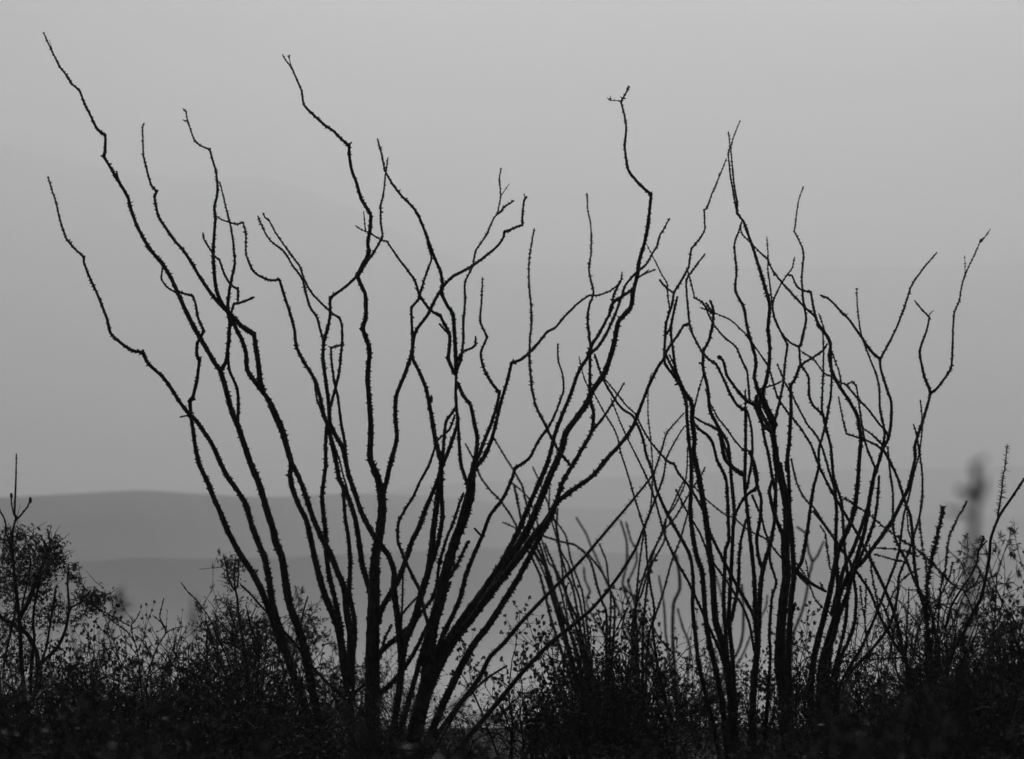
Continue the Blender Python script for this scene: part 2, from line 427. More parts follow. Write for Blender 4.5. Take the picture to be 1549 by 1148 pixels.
A.grow('15', "646.3,367.6 652.8,391 643.7,417 635.9,443.3 633.2,452.5 622.3,465.5 622.8,485 624,511 624.5,541.8 635.9,565.3 645,588.8 650.2,615 654,635.9 658,662 663.3,682.9 668,700 667.2,709 664.6,735 659.4,774.3 656,800 654,822 647.5,866 637,900 626.6,939 613.5,968 607,1002", (2.4, 12), '12', tilt=.3)
A.grow('15w', "647,620 651,610 652.5,598", (3, 3), '15', 1.5)
A.grow('15l', "666,712 661,730 646.3,764 633.2,800 624,816.6 613.5,848 603,876.7 588,903 577,921 570,945", (6, 9.5), '13', tilt=-.3)
A.grow('15r', "667.5,710 668,748 669.5,780 664.5,814 656.5,842 648,866", (6, 7), '15')
A.grow('16', "688,628 680.3,649 662,666 656.8,680.3 649,703.8 635.9,727 625.4,750.8 612.3,771.7 603,790 601.9,819 612.2,845 624,871.4 634.4,892.3 642.3,926.3 647.5,945 652,975", (3, 7), None, to_base=(600, 1185))
A.grow('17', "689,616 685.5,622.8 675,637 672.4,656.8 669.8,693 668.5,706", (4, 5.5), '15')
A.grow('18', "693,630 692,641 682.9,669.8 673.7,693 668,708", (4.5, 6.5), '15')
A.grow('19a', "758,254 755.5,271 757.3,297 752,324.5 746.9,329.7 735,357 719.5,379.3 715.5,401.5 703.3,427.7 703.8,453.8 701.2,485 700.7,516.5 698.6,537.4 697,546 690.7,562.7 689.4,591.4 690.7,617.6 693.3,643.7 694.6,669.8 697.3,701 706.4,730 709,738", (1.6, 9.5), None)
A.grow('19t', "770.4,278 764,287 757.3,297", (1, 1.6), '19a', .5)
A.grow('19u', "777.5,303.6 769,309 761.3,314 758.7,319 752,324.5", (2.4, 3), '19a')
A.grow('19b', "571,209.8 577.7,235 582.5,258 594,278.7 608.4,297 622.8,311.4 632.7,325 638.5,338.8 646.3,359.7 656.8,388.5 665.9,409.4 669.8,430 667.2,443.3 677.7,464 685.5,476 688,511 689.4,537.4 690.5,560", (2.4, 6.5), '19a')
A.grow('19c', "537.9,341 547,348 556,350.6 575.8,362.3 585.7,365 599.3,385.9 615,406.8 628,425 635.9,448.6 651.5,469.5 665.9,476.8 672.4,490.4 680.3,506 679.8,527 678,541.8 682.9,554.9 689,566", (1.6, 6), '19a')
A.grow('19d', "550.2,320 551.5,336 553,349", (1.6, 2), '19c', .4)
A.grow('19f', "664.6,489.8 672,498 681,507", (3, 3), '19c', .6)
A.grow('19g', "719.5,508.7 719.5,521.7 714,526.5 709,528 701,531 693.3,542 690,552", (2.6, 4.5), '19a')
A.grow('19e', "692,578 701.2,599.3 711.6,612.3 716.9,635.9 722,662 720.8,682.9 715.5,706.4 709,734", (5, 7), '19a')
A.grow('20', "729.9,419.8 728.6,453.8 726.8,486.4 737,509.4 727.3,534.8 731.2,554.9 743,578.4 755.5,593.3 752,612.3 743,641 732.5,667.2 724.7,688 717,704 708,736", (2, 6.5), '19a')
A.grow('21', "941,411.4 939.8,423 935.9,429.7 922.8,440 904.5,446.7 891.4,446.7 873,459.7 854.9,478 839.2,496.3 828.2,501.5 815.7,517.2 801,533.5 787.4,544.4 773.8,549 769,570.5 761.3,596.7 754.7,620 750.8,638.5 743,667.2 732.5,690.7 716.9,711.6 714,735 711.6,750.8 703.8,780 691.4,811 681,842.7 673,874 665.3,910.6 654.9,947 649.6,978.6 646,1028 628,1100", {411: 2, 540: 4.4, 640: 5.2, 710: 7, 735: 12, 800: 14, 900: 17, 1000: 20}, to_base=(605, 1185))
A.grow('21s', "701.2,745.6 693.3,766.5 686,790 675.8,814 664,855.8 661,884.5 652,908 641.8,921 626,940 605.7,960 590,972 577,984 570,1000", (3.5, 6), '13', 1.3)
A.grow('22', "808.3,345.4 804.4,367.6 799.9,399 800.5,432.9 803,459 804.4,485 801.8,511 801.3,545 804.4,586.2 810.9,615 826.6,646.3 839.6,672.4 850,688 863.2,703.8", (1.8, 4.2), None, 1.3, to_base=False)
A.grow('23', "843.6,519.6 844.3,544.4 851.4,568 852.2,591.4 842.3,620 830.5,645 816,664.6 800.5,693.3 779.6,707.7 774.3,724.7 761.3,753.4 741,780 730.6,808.7 717.6,837.5 704.5,871.4 696.7,902.8 683.6,934 670.5,960 655,1005 640,1060", (2.2, 10.5), to_base=(600, 1185))
A.grow('23k', "717.6,799 724,806 730,812", (3.5, 4), '23', 0)
A.grow('23m', "709.7,818 699.3,837.5 688.8,858.4 680,875", (3.5, 4), '21', 1.8)
A.grow('24', "951.5,130 946.3,141.8 939.3,153.6 943.7,170.5 947,188.8 946.8,204.5 945,221.5 950.2,256.2 962,272.4 973,284 985,293.9 982.9,316.9 979,349 973.7,372 967,394.4 964.6,415 958,441 954,465 935.9,485.9 930.6,512 924,538 915,564 896.7,590.4 886.7,612.3 871,634 855.3,656.8 850,680.3 837,709 818.8,753.4 801,795.7 780,832 751.5,882 727,915 704,945 686,968 664,1006 642,1060", {130: 2.4, 222: 3.6, 294: 4.6, 400: 6, 500: 7.5, 650: 9.5, 780: 11, 880: 13, 1000: 14}, to_base=(612, 1185))
A.grow('24t', "918,147.5 923.5,152 930,151.5 939,153", (1, 1.6), '24', .6)
A.grow('24v', "923,145 924,149.5 923.5,152", (1, 1.2), '24', .3)
A.grow('25p', "1013,330 1007,341 1002,350.5 998,356 993.3,374.3 988,381.4 977.7,399.6 962,412.7 946.3,431 941,446.7 930.6,475.4 917.6,504 904.5,525 893,535.5 875.8,561.6 862.7,598 848,634 839.6,656.8 829,698.6 813.5,735 795,777 782.9,806 759.4,850.5 733,889.7 704.5,929 675.8,970.7 655,1015 636,1065", (2.2, 12.5), to_base=(608, 1185))
A.grow('25q', "938,426 935.9,431 928,446.7 925.4,467.6 912.3,493.7 903,510 896.7,519.8 889,537", (3, 5), '25p')
A.grow('25s', "958,436 951,442 943.7,446.7 928,457 922,470", (4, 4.5), '25p')
A.grow('24w', "992,407.5 980,412 967,418.5 962,424", (1.8, 3), '24')
A.grow('24x', "981.6,407.5 975,413 969,418", (1.6, 2), '24', .4)
A.grow('26', "888,292 888.8,314 892.7,335 894.6,353.4 894,384 890.7,408.8 898,442.7 891.4,462.3 888.8,483.2 891.4,506.8 893.4,525 892.7,543 892.7,600.8 898,624.3 895.4,652 878.4,683 862.7,709.4 849.6,732.9 841.8,759 832,782 823,800", (1.2, 7.5), None, 1.2, to_base=False)
A.grow('26b', "944.5,578.7 928,607.5 915,628.4 905,641 895.4,652", (2, 4.5), '26', tilt=-.2)
A.grow('27', "1066.5,384 1050.8,405 1042,417 1038.3,423 1038.3,436 1040.4,462.3 1043,489.8 1033.8,492.4 1027.3,504 1009,530.3 1003.8,543.3 995,556 980.3,586.6 967.2,620.5 956.8,646.7 935.9,675.4 922.8,688.5 912.3,701.5 896.7,719.8 878.4,732.9 860,746 843,760 831,783 820,806 801,842.7 782.9,876.7 756.8,918.5 738.5,947 717.6,973.3 699.3,1004.7 686,1033 673,1059.6 652,1110", (2.2, 13), to_base=(618, 1185), tilt=.5)
A.grow('28', "838,770 827,788 809,808.7 793,832 767,866 746,892 715,934 691.4,963 668,1002 645,1060", (10, 12), to_base=(614, 1185), tilt=.35)
A.grow('29', "1035,624.5 1009,654.5 1001,680.6 988,717 959.4,753.8 936.5,781 908.3,814 888,838 866.5,861 824.7,902.8 788,942 762,973.3 741,994 728,1020.4 712.3,1043.9 691.4,1070 660,1115", (2.2, 9), None, 1.1, to_base=(622, 1185), sp_len=2.0)
A.grow('29b', "767,1007 749,1018 730.6,1030.8 715,1046.5 700,1062 680,1095", (3, 5), None, 1, to_base=(624, 1185), sp_len=2.2)
A.grow('30', "1043,650 1036.4,644 1027.3,657 1009,691 1003.8,719.8 996,743.3 983,776 971,806 960.5,832 939.6,866 916,897.6 892.6,923.7 861.3,949.8 835,970.7 809,996.9 782.9,1025.6 762,1051.7 740,1078 700,1125", (2, 9.5), None, .9, to_base=(640, 1187), sp_len=1.6)
A.grow('31', "364,884.5 378.4,897.6 394,915.9 407,929 418,942 446,973 467,1002 493.3,1030.8 524.7,1062 540,1100", (3, 6), None, .9, sp_len=2.2)
A.grow('32', "699.7,840 676,878 652.7,908 630,936 605.7,964 590,975 575,990 568,1010", (2.5, 6), None, 1, sp_len=2.2, to_base=False)
A.grow('33', "609.6,868.8 609,900 608,928 606,955", (2.6, 3.5), '12', 1.2, sp_len=2.4)
A.grow('34', "631.8,902.8 618,917 604,934", (3, 3.5), '12', 1, sp_len=1.6)
A.grow('35', "682,880 664,916 647,945 633,975 617,1003 596,1030 574,1050", (4, 8), '13', 1, sp_len=1.4)
A.grow('36', "592.6,945 584,962 577,985", (3.5, 4), '13', 1, sp_len=1.4)
A.grow('37', "553,1032 541,1045 528,1056", (4, 5), '4', 1)
A.grow('38', "521,1062 505,1075 488,1092", (4, 6), '4', 1)
A.grow('39', "684,1014 688,1018 693,1024", (4, 4), '27', 0)

# ================================================================== the two ocotillos right of centre
B = Plant("ocotillo", "crowded bare ocotillo right of centre whose many stems rise in a narrow upright sheaf",
          "ocotillo", (1118, 1190), 25.6)
B.spine_k = .8
B.grow('1', "1099,239.8 1086,272.4 1077,293.3 1069,315.5 1065.2,317.4 1066,346.9 1058.7,361.3 1046,376.4 1043,396 1041.7,404.9 1030,425.8 1019.5,442.7 1016.9,459.7 1007.7,488.5 1006.4,506.8 1005,532.9 1006.4,551.2 1022,572 1033,592 1038.5,612 1039,628.4 1041.7,662.3 1045.6,696.3 1045.6,732.9 1044.3,772 1048.2,811.3 1055,845 1062,863 1064.6,895 1067.2,931.5 1072,965 1082,1010 1092,1060", (1.6, 10), to_base=(1108, 1190))
B.grow('1b', "997.8,423 1003,430 1009,436 1019,443", (3, 2.6), '1')
B.grow('1c', "979,371 986,385 993.3,399.6 1001,415 1009,428.4 1010.3,449 1013,467.6 1010,482", (1.4, 2.6), '1')
B.grow('2', "1024.7,448.8 1020.8,465 1015.5,491 1015,505 1018,527.7 1022,559 1030,582", (3.6, 4.6), '1')
B.grow('2b', "1016,491 1012,500 1007.5,507", (3, 3), '1')
B.grow('2c', "1007.7,538 1016.9,556.4 1024.7,572 1030,584", (3.5, 4.5), '1')
B.grow('2d', "1012,536 1020,552 1026,568 1031,580", (2, 2.5), '1')
B.grow('4', "1030,582 1036,594 1045,606 1048,618 1046.9,636 1050.8,662 1049.5,685.9 1056,714.6 1061.3,743.3 1066.5,774.7 1071,808.7 1074.3,840 1077.7,866 1080.3,910.6 1083,942 1093.3,973 1101,1010 1106,1060", (6, 13))
B.grow('4k', "1021,582 1026,580 1031,578", (3, 4), '4', 0)
B.grow('5', "1038.3,405 1041.7,415 1046.9,433.6 1050.8,450.6 1063.9,458.4 1071.7,475.4 1079.6,491 1095.2,509.4 1113.5,525 1122.7,546 1130,561 1132.7,589 1134,607.5 1139,613", (2, 3.4), None, to_base=False)
B.grow('6', "1043,489.8 1048.2,506.8 1061.3,530.3 1071.7,543.3 1083.5,551.2 1095.2,574.7 1105.7,598 1116,613.9 1127.9,620.4 1128,650 1127.9,680.6 1126.6,732.9 1130.5,772 1134.4,811.3 1138.5,845 1141.7,884.5 1143,937 1145.6,976 1143,1015 1140,1060", (3, 9), to_base=(1130, 1190))
B.grow('7', "1074,454.5 1077,461 1079.6,470 1077,496.3 1071.7,517 1063.9,532.9 1063.9,559 1070.4,585 1074.3,621.7 1087.4,647.8 1091.3,667.6 1096.5,693.7 1108.3,706.8 1126.6,719.8", (3.4, 6.4), '6')
B.grow('7b', "1068,458 1073,466 1080,472", (3, 3), '7')
B.grow('7c', "1064,459 1070,468 1078,474", (2.6, 3), '7')
B.grow('7d', "1057.5,549 1062,549.5 1064.5,551", (3, 3), '7', 0)
B.grow('8', "1045,622 1050,640 1060,651 1069,657 1078.2,670 1084.8,696 1097.8,722.4 1100.5,751 1101.8,785 1102.5,819 1097.3,832 1096,871.4 1094.6,910.6 1097.3,949.8 1099.9,989 1104,1040", (4, 7.5), to_base=(1110, 1190))
B.grow('9', "1085,647 1092.6,654.5 1101.8,672.8 1104.4,699 1107,732.9 1110.9,772 1109,800 1107.7,832 1105,884.5 1102.5,936.8 1106.4,976 1110,1030", (4.5, 8), to_base=(1116, 1190))
B.grow('9b', "1090,655 1096,672 1101,690 1108,706", (3, 3.5), '9')
B.grow('10', "1050.8,631 1060,637 1069,641.4 1084.8,649.3 1092,654", (3, 4), '9')
B.grow('11', "1110.9,780 1118.7,764 1126.6,751.2 1136,744 1142.3,740.7 1146,727.7 1142.3,704 1138,694 1133,683", (4, 4), '6')
B.grow('12', "1066,560 1063.9,568.3 1057.3,589 1050.8,615.3 1047,630", (2, 2.6), '4')
B.grow('13', "1067,588 1074.3,610 1087.4,633.6 1097.8,646.7 1110.9,665 1124,680.6 1137,683", (1.6, 3), '6')
B.grow('14', "1128,588 1127.5,604 1128,620", (1.6, 1.8), '6', 1.3)
B.grow('14b', "1130.5,620.5 1137,649.3 1138.3,680.6 1136,705 1130,740", (3, 4), '6')
B.grow('15', "1137,685 1139.6,700 1144.9,733 1151.4,753.8 1150,785 1146,805 1144.6,815 1147,840 1152,858", (4, 5.5), '6')
B.grow('16', "1137,748.6 1150,777 1158,806 1163,819 1165.2,850.5 1174.3,880.6 1167.8,902.8 1165.2,936.8 1163.9,963 1165,1002", (3, 6), None, to_base=(1150, 1190))
B.grow('17', "1174,715 1173.6,760 1172.3,785 1165,824 1156,853 1150.8,884.5 1148,937 1146,980 1140,1040", (4, 13), to_base=(1135, 1190))
B.grow('18', "899.3,535.5 905,553 912.3,573.5 930.6,604.9 943.7,620.5 956.8,628.4 967.2,649 973.7,667.6 977.7,688.5 986.8,712 993.3,740.7 1009,776 1025.4,806 1043.7,840 1048.9,879.3 1047.6,915.9 1051.5,957.7 1056.8,1002 1066,1045 1078,1090", (3, 7.5), to_base=(1100, 1190))
B.grow('19', "915,573 933.2,595.6 950.2,616.5 961,626 972.4,649.3 985.5,670 1001,688.5 1012,699 1019.5,701.5 1027.3,717 1040.4,733 1050.8,748.6 1063.9,772", (1.8, 4), '4')
B.grow('20', "875.8,539.4 878.4,552.6 886.2,578.7 898,594.4 915,625.8 928,646.7 934.5,662.3 938.5,683.2 948.9,714.6 959.4,751 967.2,776 975.8,806 978.4,840 983.6,884.5 990,921 987.5,947 991.4,983.8 996.7,1015 1010,1070", (1.6, 4.6), None, .9, to_base=(1060, 1185))
B.grow('21', "924,602 933.2,625.8 946.3,657 959.4,683.2 972.4,709.4 982.9,733 993.3,764 1001,793 1009,818 1022.8,848 1041,879.3 1056.8,913 1067.2,936.8 1082.9,970.7 1094,1000 1101,1040", (1.6, 5), '4', .9)
B.grow('22', "1069,795 1077.7,814 1093.3,845 1114.2,884.5 1137.8,926 1145,950 1145,990 1141,1050", (4.5, 5.5), '4')
B.grow('23', "1129,785 1121.4,815 1118.5,840 1116.9,884.5 1111,915 1106,940", (3.5, 6), '9')
B.grow('24', "1088.7,539.4 1095.2,548.6 1099.2,566.9 1113.5,587.8 1130.5,607.4 1141,611 1149.6,633.6 1156,645 1165.3,652 1170,662", (3.6, 5.4), None, to_base=False)
B.grow('24k', "1087,540 1091,541.5", (7, 6), '24', 0)
B.grow('25', "1149.6,592 1149.6,612.7 1154.9,654.5 1162.7,688.5 1168,720 1173,743 1171,775", (4, 5), None, to_base=False)
B.grow('26', "1022,740 1040,775 1058,805 1075,845 1100,880 1122,915 1134,945 1141,985", (2.4, 4), '4')

C = Plant("ocotillo", "rightmost tall bare ocotillo with heavy lower stems and a wide fork at its right side",
          "ocotillo", (1232, 1190), 25.4)
C.spine_k = .8
C.grow('1', "1120,182.3 1112.2,200.6 1105.7,222.8 1108.3,256.8 1110.9,282.9 1114.8,303.8 1114.8,322 1125.3,336.4 1132,355 1139.6,376 1150,410 1161.9,449.3 1164.5,465 1161.9,496.3 1164.5,527.7 1163,556.4 1158,580 1153,598 1162.7,620.5 1171.8,641.4 1169,654.5 1173,680.6 1175.8,706.8 1183.6,733 1188.8,759 1191,785 1188,832 1190,871 1184.8,910.6 1180.9,963 1180,1015 1190,1080", {182: 1.2, 260: 2.4, 330: 3.8, 450: 5.4, 560: 5.4, 600: 6.5, 660: 9, 720: 11, 850: 13.5, 1000: 17}, to_base=(1200, 1190))
C.grow('1b', "1101.8,199 1104.4,222.8 1101.8,230.6 1104.4,262 1109.6,293 1114,317", (1.6, 3), '1')
C.grow('1c', "1180,700 1189,745 1196,790 1199,830 1201,871 1197,905 1194,960 1192,1010 1194,1080 1200,1185", (5, 13), '1', tilt=.2)
C.grow('1d', "1191.4,690 1193,720 1194,760 1190,810 1188,850", (4.5, 9), '1', tilt=-.2)
C.grow('2', "1121.4,337 1117.4,350.8 1110.9,369.5 1114.3,410 1112.2,440 1125.3,465 1130.5,496.3 1137,519.8 1142.3,538 1143.6,553.8 1141,569.5 1147.5,593 1158,619 1168.4,642", (2.4, 6.4), '1')
C.grow('3', "1121.5,335 1120.5,348 1123.5,355.2 1139.2,371 1152,384 1160,390.5 1168,407.5 1183.6,428.4 1215,462.3 1233.2,479.3 1238.5,493.7 1254,512 1256.8,519.8 1254,538 1258,559 1267.2,580 1282.9,603.4 1297.3,629 1299.5,645 1302.5,662.3 1299.9,696.3 1297.3,732.9 1293.3,766.9 1284,798 1269,829.6 1261.3,866 1253.5,905 1240.4,957.7 1232.6,989 1226,1050", (1.6, 11.5))
C.grow('3m', "1171,412.5 1171,417", (3.5, 3), '3', 0)
C.grow('4', "1160,357.8 1162,389 1161.4,406 1165.3,436 1168,459.7 1171.8,480.6 1183.6,506.8 1191.4,521 1187.5,548.6 1184.9,580 1178.4,611 1172,637", (1.4, 4.4), '1')
C.grow('5', "1201.9,389 1198,406 1183.6,425.8 1169,457 1170.5,478 1181,501.5 1191.4,514.6 1200,521 1208.4,523.7 1209.7,532.9 1211,551 1222.8,569.5 1224,598 1230.6,613.9 1245,627 1249,646 1256.8,675.4 1259.4,706.8 1263.3,743.3 1265.5,772 1265,800 1264,830 1266.6,866 1268,890 1269,921 1262,960 1248,1010", (1.8, 8.5))
C.grow('6', "1215.5,281.6 1212,290.7 1207.5,306.4 1203.6,335 1201.5,350.3 1210,366.5 1215.8,382 1214.5,400 1212.9,420.5 1215,454.5 1219.7,483.2 1215,504 1211,524", (1.2, 4), '5')
C.grow('7', "1190,415.3 1198,416.6 1205.8,433.6 1215,439.5 1226.7,441.4 1230.6,465 1235.9,485.9 1246.3,501.5 1254,512", (2.2, 4.4), '3')
C.grow('8', "1251.5,519.8 1245,530.3 1228,542 1219,547 1212.3,552.5", (3, 3.6), '5')
C.grow('9', "1211,551 1201.9,574.7 1196,583.8 1196.7,618 1194,667.6 1191.4,690 1190,712", (4, 6.4), '1')
C.grow('9k', "1193,580 1196,584", (3, 3.5), '9', 0)
C.grow('10', "1245,504 1245.8,532.9 1245,572 1243.2,611 1244,627", (2, 3.4), '5')
C.grow('11', "1256.8,517 1258,566.9 1256.8,598 1251.5,627 1249,645", (2.6, 4), '5')
C.grow('12', "1238.5,474 1246.3,496.3 1256.8,527.7 1269.8,564 1272.4,585", (1.8, 2), '3')
C.grow('13', "1212.3,531.6 1230.6,543.3 1246.3,564 1256.8,569.5 1268,577 1280.3,582.5 1296,600.8 1314.2,620 1329.9,641.4 1339,650.6 1344,662", (1.8, 3.6), None, to_base=False)
C.grow('14', "1281.6,581 1289.4,577.3 1295.4,583.8 1298.4,604 1303.8,641.4 1309,670 1316.9,691 1323.4,706.8", (2.2, 3.4), '3')
C.grow('15', "1268.5,599.6 1273.7,628.4 1280.3,655.8 1298.6,662.3 1319.5,670 1334,679", (1.8, 3.4), '3')
C.grow('15b', "1302,643 1306.4,648 1322,659.7 1335,672.8 1337,679", (2, 3.6), '3')
C.grow('16', "1417.4,381.9 1397.8,404.9 1379,431.5 1369,462.3 1356,496.3 1343,522.4 1332,543.3 1332.5,559 1340.4,585 1348,607.5 1348.2,636 1344.3,662.3 1335,680.6 1327.3,706.8 1319.5,730.3 1314.2,766.9 1309,798 1301,827 1290,863 1283,895 1268,935 1256,985", (2, 9.5))
C.grow('17', "1241,446 1244,448.5 1250.2,449.8 1259.4,457 1272.4,471.5 1284.2,483.2 1301.2,506.8 1316.9,530.3 1332,544", (2.6, 4.4), '16')
C.grow('18', "1296,436 1297.3,467.6 1302.5,504 1314.2,538 1324.7,564 1329.9,585 1331.2,619 1338,650.6 1337,668 1333,682", (1.6, 4), '16')
C.grow('19', "1498.3,346.4 1489.7,358.7 1481.8,367.8 1476.2,381.4 1465.8,402.3 1459.2,418 1454,436.2 1451.4,454.5 1443.6,472.8 1441.7,496.3 1441,525 1439,555 1429.2,572 1416,589 1408,594.5 1400.5,621.7 1397.8,631 1390,654.5 1383.5,675.4 1384.8,691 1379.6,714.6 1374.3,738 1363.9,759 1352,783.5 1333,812 1305.8,848 1284.9,868.8 1271.8,895 1261.3,936.8 1252,968 1240,1020", (1.2, 10))
C.grow('19t', "1459.2,386.6 1460,400 1459.5,416", (1, 1.3), '19', .6)
C.grow('19u', "1487,361 1484,364 1482,368", (3, 2), '19', 1.5)
C.grow('19l', "1383.5,454.5 1395.2,468.9 1406.2,480 1400.5,504 1391.3,530.3 1395.2,556.4 1399.2,572 1404.4,585 1408,594.5", (2, 4.6), '19')
C.grow('19v', "1412.5,469.7 1409,472 1405.5,477", (1, 1.3), '19', .2)
C.grow('20', "1381.6,641.4 1386,654.5 1390,678 1392.6,696.3 1395.2,719.8 1395.2,753.8 1390,785 1382.2,811 1374,837 1360.6,870 1358,897.6 1352.8,926 1342.3,952 1316,986 1280,1030", (2.2, 6.4))
C.grow('20b', "1392,604.9 1395.2,636 1393.9,662 1390,688.5 1382.2,717 1375.6,748.6 1367,780 1359,838 1342.3,884.5 1326.7,926 1311,963 1298,989 1270,1040", (1.8, 6))
C.grow('21', "1343,675.4 1345.6,706.8 1350.8,746 1350.8,785 1352,806 1360,828 1371,848 1384,879.3 1399.8,908 1412,940", (2.6, 6), None, to_base=(1440, 1120))
C.grow('22', "1335,678 1345.6,696.3 1358.7,725 1369,759 1377,780 1380.5,806 1383,850 1389,890 1400,930", (3.6, 6), None, to_base=(1430, 1120))
C.grow('23', "1329.9,719.8 1327.3,759 1322,790 1311,821.7 1298,850 1288,880", (3.6, 5.6), '16')
C.grow('23b', "1325,705 1318,740 1312,770 1300,806 1290,832 1276,862 1266,900 1258,930", (5, 7), '16', tilt=.2)
C.grow('24', "1175.8,550 1186.2,576 1196.7,594.4 1209.7,620.5 1222.8,644 1235.9,659.7 1245,680.6 1254,712 1262,738", (2, 3.6), '5')
C.grow('24b', "1058.7,465 1077,471.5 1092,478 1107,485.3 1129.2,506.8 1142.3,525 1160.5,551.2 1166,565 1175.8,599.6 1191.4,623 1212.3,649.3 1228,675.4 1238.5,704 1254,735.5 1267.2,759 1282.9,785 1297,807 1316.2,845 1331.9,876.7 1347.6,913 1358,947 1365.9,983.8 1375,1020", (1.6, 6.5), None, to_base=(1400, 1130))
C.grow('25', "1253,622 1247.6,646.7 1243.7,662.3 1238.5,680.6 1238.5,706.8 1230.6,738 1225.4,772 1222,800 1218.7,819 1213.5,848 1204.4,864 1199,874", (3, 6), '1')
C.grow('26', "1230,773 1243.7,790 1261,813 1295.3,863.6 1316,895 1331.9,934 1352.8,973 1372,1005", (3.4, 5.4), None, to_base=(1400, 1120))
C.grow('27', "1286,850 1293,885 1295.3,905 1292.7,942 1282,973.3 1268,1010", (4, 8), to_base=(1238, 1190))
C.grow('28', "1262,725 1273,760 1276,800 1278,832 1282,870 1282,905 1278.3,947 1268,990 1256,1040", (4, 6.4), to_base=(1236, 1190))
C.grow('29', "1170,582.7 1160,585.5 1151,588 1148,597", (2.4, 3), '1')
C.grow('29b', "1184.9,574.8 1177,579.5 1170.5,582.7", (1.8, 2.4), '1')
C.grow('30', "1168,727 1164,745 1172,780 1184,810 1188,850", (5, 7), '1')
C.grow('31', "1145,598 1143.5,607 1149,620 1160,640 1169,655", (5, 6.5), '1')
C.grow('32', "1203,911 1200,925 1196,938", (2.6, 3), '1', 1.5)
C.grow('33', "1250,895 1240,890 1226.6,882 1214,872 1204,863", (4, 6.5), '1', .5)

# ------------------------------------------------------------------ ocotillos farther back
D = Plant("ocotillo", "thin soft-focus ocotillo leaning left, behind and just right of the largest ocotillo",
          "ocotillo", (915, 1150), 34.0, spread=.6)
bgw = 1.0
for i, (t, w_) in enumerate([
    ("703.8,671 716.9,696 727.3,722 743,743 756,756 774.3,782 790,815 805,845 817,870 824.7,900 838,950", (2.6, 5)),
    ("746.9,662 763.9,690.7 777,711.6 790,735 797,765 807,800 819.5,832 835,884.5 848,926 858,970", (2.4, 6)),
    ("782,748 787,782 797,812 812,840 830,866 843,910 860,950 872,985", (2.6, 7)),
    ("805.7,706 818.8,735 831.8,769 842,797 848,832 861,856 869,884 879.5,921", (2.2, 4.6)),
    ("831.8,735 830.5,771.7 835,790 844,820 849,845 853,884 864,926 878,975", (2, 6)),
    ("843.6,769 842,800 847,835 858,870 870,905", (3, 4.4)),
    ("822,811 835,815 848,819 869,824 884.8,836 895,853 903,884.5 911,910.6 918,940", (3, 5)),
    ("890,838 911,866 924,895 930,930", (3, 4)),
    ("907,823 912,836 917.4,850 921,884 924,920", (2.4, 4)),
    ("824.7,822 829,835 835,848 850.8,884 861,910 880,960", (3, 6)),
    ("777,732 790,790 801,811 822,848 835,900 851,947 866,1000", (3, 7)),
    ("830,780 842,790 856,811 864,848 877,884 884,915", (2.4, 4)),
    ("770,727 783,737 797,750 806,767 815,800 830,850 845,880", (2, 4)),
    ("760,790 782,800 800,825 815,850 832,895", (2, 4))]):
    D.grow(str(i), t, w_, None, .7, to_base=(915, 1150) if i != 7 else None)

E = Plant("ocotillo", "slender ocotillo with crossing stems standing behind the upright sheaf, partly hidden by leafy bushes",
          "ocotillo", (975, 1150), 31.0, spread=.6)
for i, (t, w_) in enumerate([
    ("1066.5,706.8 1060,720 1048,738 1034,762 1022,782 1007,799 1000.6,810 983.6,843 968,890 960,926 956,952 958,1000", (2.4, 5)),
    ("1040.4,675.4 1039,712 1035,735 1021,765 1008,785 1004.5,819 986,853 978.4,890 973,947 972,1000", (2, 5)),
    ("1043,766.9 1035,795.6 1028,819 1015,853 1004.5,892 994,924 983.6,952 978,1000", (2.6, 4.4)),
    ("985,565.7 983,575 980.3,594.4 980.3,628.4 984,662.3 986.8,696 987,730 984,770 975,800 966.6,858 962.7,905 959,945 962,1000", (1.4, 4.6)),
    ("1034,728 1019.5,759 1007,787 1001,806 989,835 979,870 970,900 962,930", (2.4, 4)),
    ("1045,730 1066.5,753.8 1095,777 1110.9,783.8 1124,795.6 1139.6,806 1158,815 1178.8,840 1200,862 1222,885", (2, 3.6)),
    ("1196.7,693.7 1204.5,727.7 1215,751 1225,762 1230.6,766.9 1243.7,787.8 1259.4,811 1275,835", (3, 3.6)),
    ]):
    E.grow(str(i), t, w_, None, .7, to_base=False if i >= 5 else None)

G = Plant("ocotillo", "faint blurred ocotillo far back in the mist, seen between the stems right of centre",
          "ocotillo", (1030, 1110), 58.0, spread=1.2)
for i, (t, w_) in enumerate([
    ("939,788 948,819 948,853 942,884.5 955,920 980,990", (3.4, 4)), ("947,790 955,819 962,827 963,850 950,880", (3, 3.6)),
    ("1022.8,840 1028,871 1028,892 1019,913 1017.6,950 1019,989", (4.6, 6)), ("1025,921 1033,950 1043.7,984", (3, 4)),
    ("996.7,871 1004.5,916 1007,958 1012,990", (3, 4)), ("1083,871 1091,900 1095,940", (2.6, 3)),
    ("942,884 952,897 960,903 975,940", (3, 4)), ("871.7,782.6 887.4,808.7 893,824 905,850", (3, 3.4)),
    ("883.5,858 884.8,876.7 892.6,895 892.6,925", (3, 3.6)), ("1122,884 1124.7,931 1116.9,984", (4, 5)), ("1161,900 1158,920 1135,963 1118,1000", (2.6, 4))]):
    G.grow(str(i), t, w_, None, .4, to_base=None)
H = Plant("ocotillo", "pale blurred forked ocotillo stem far behind, alone in a gap between thick trunks",
          "ocotillo", (1200, 1080), 60.0, spread=1.0)
H.grow('0', "1205.7,797 1218.7,806 1221,822 1224,837.5 1229,850.5 1224,871 1218.7,905 1211,931.5 1200,960 1196,1010", (3.4, 5), None, .4)
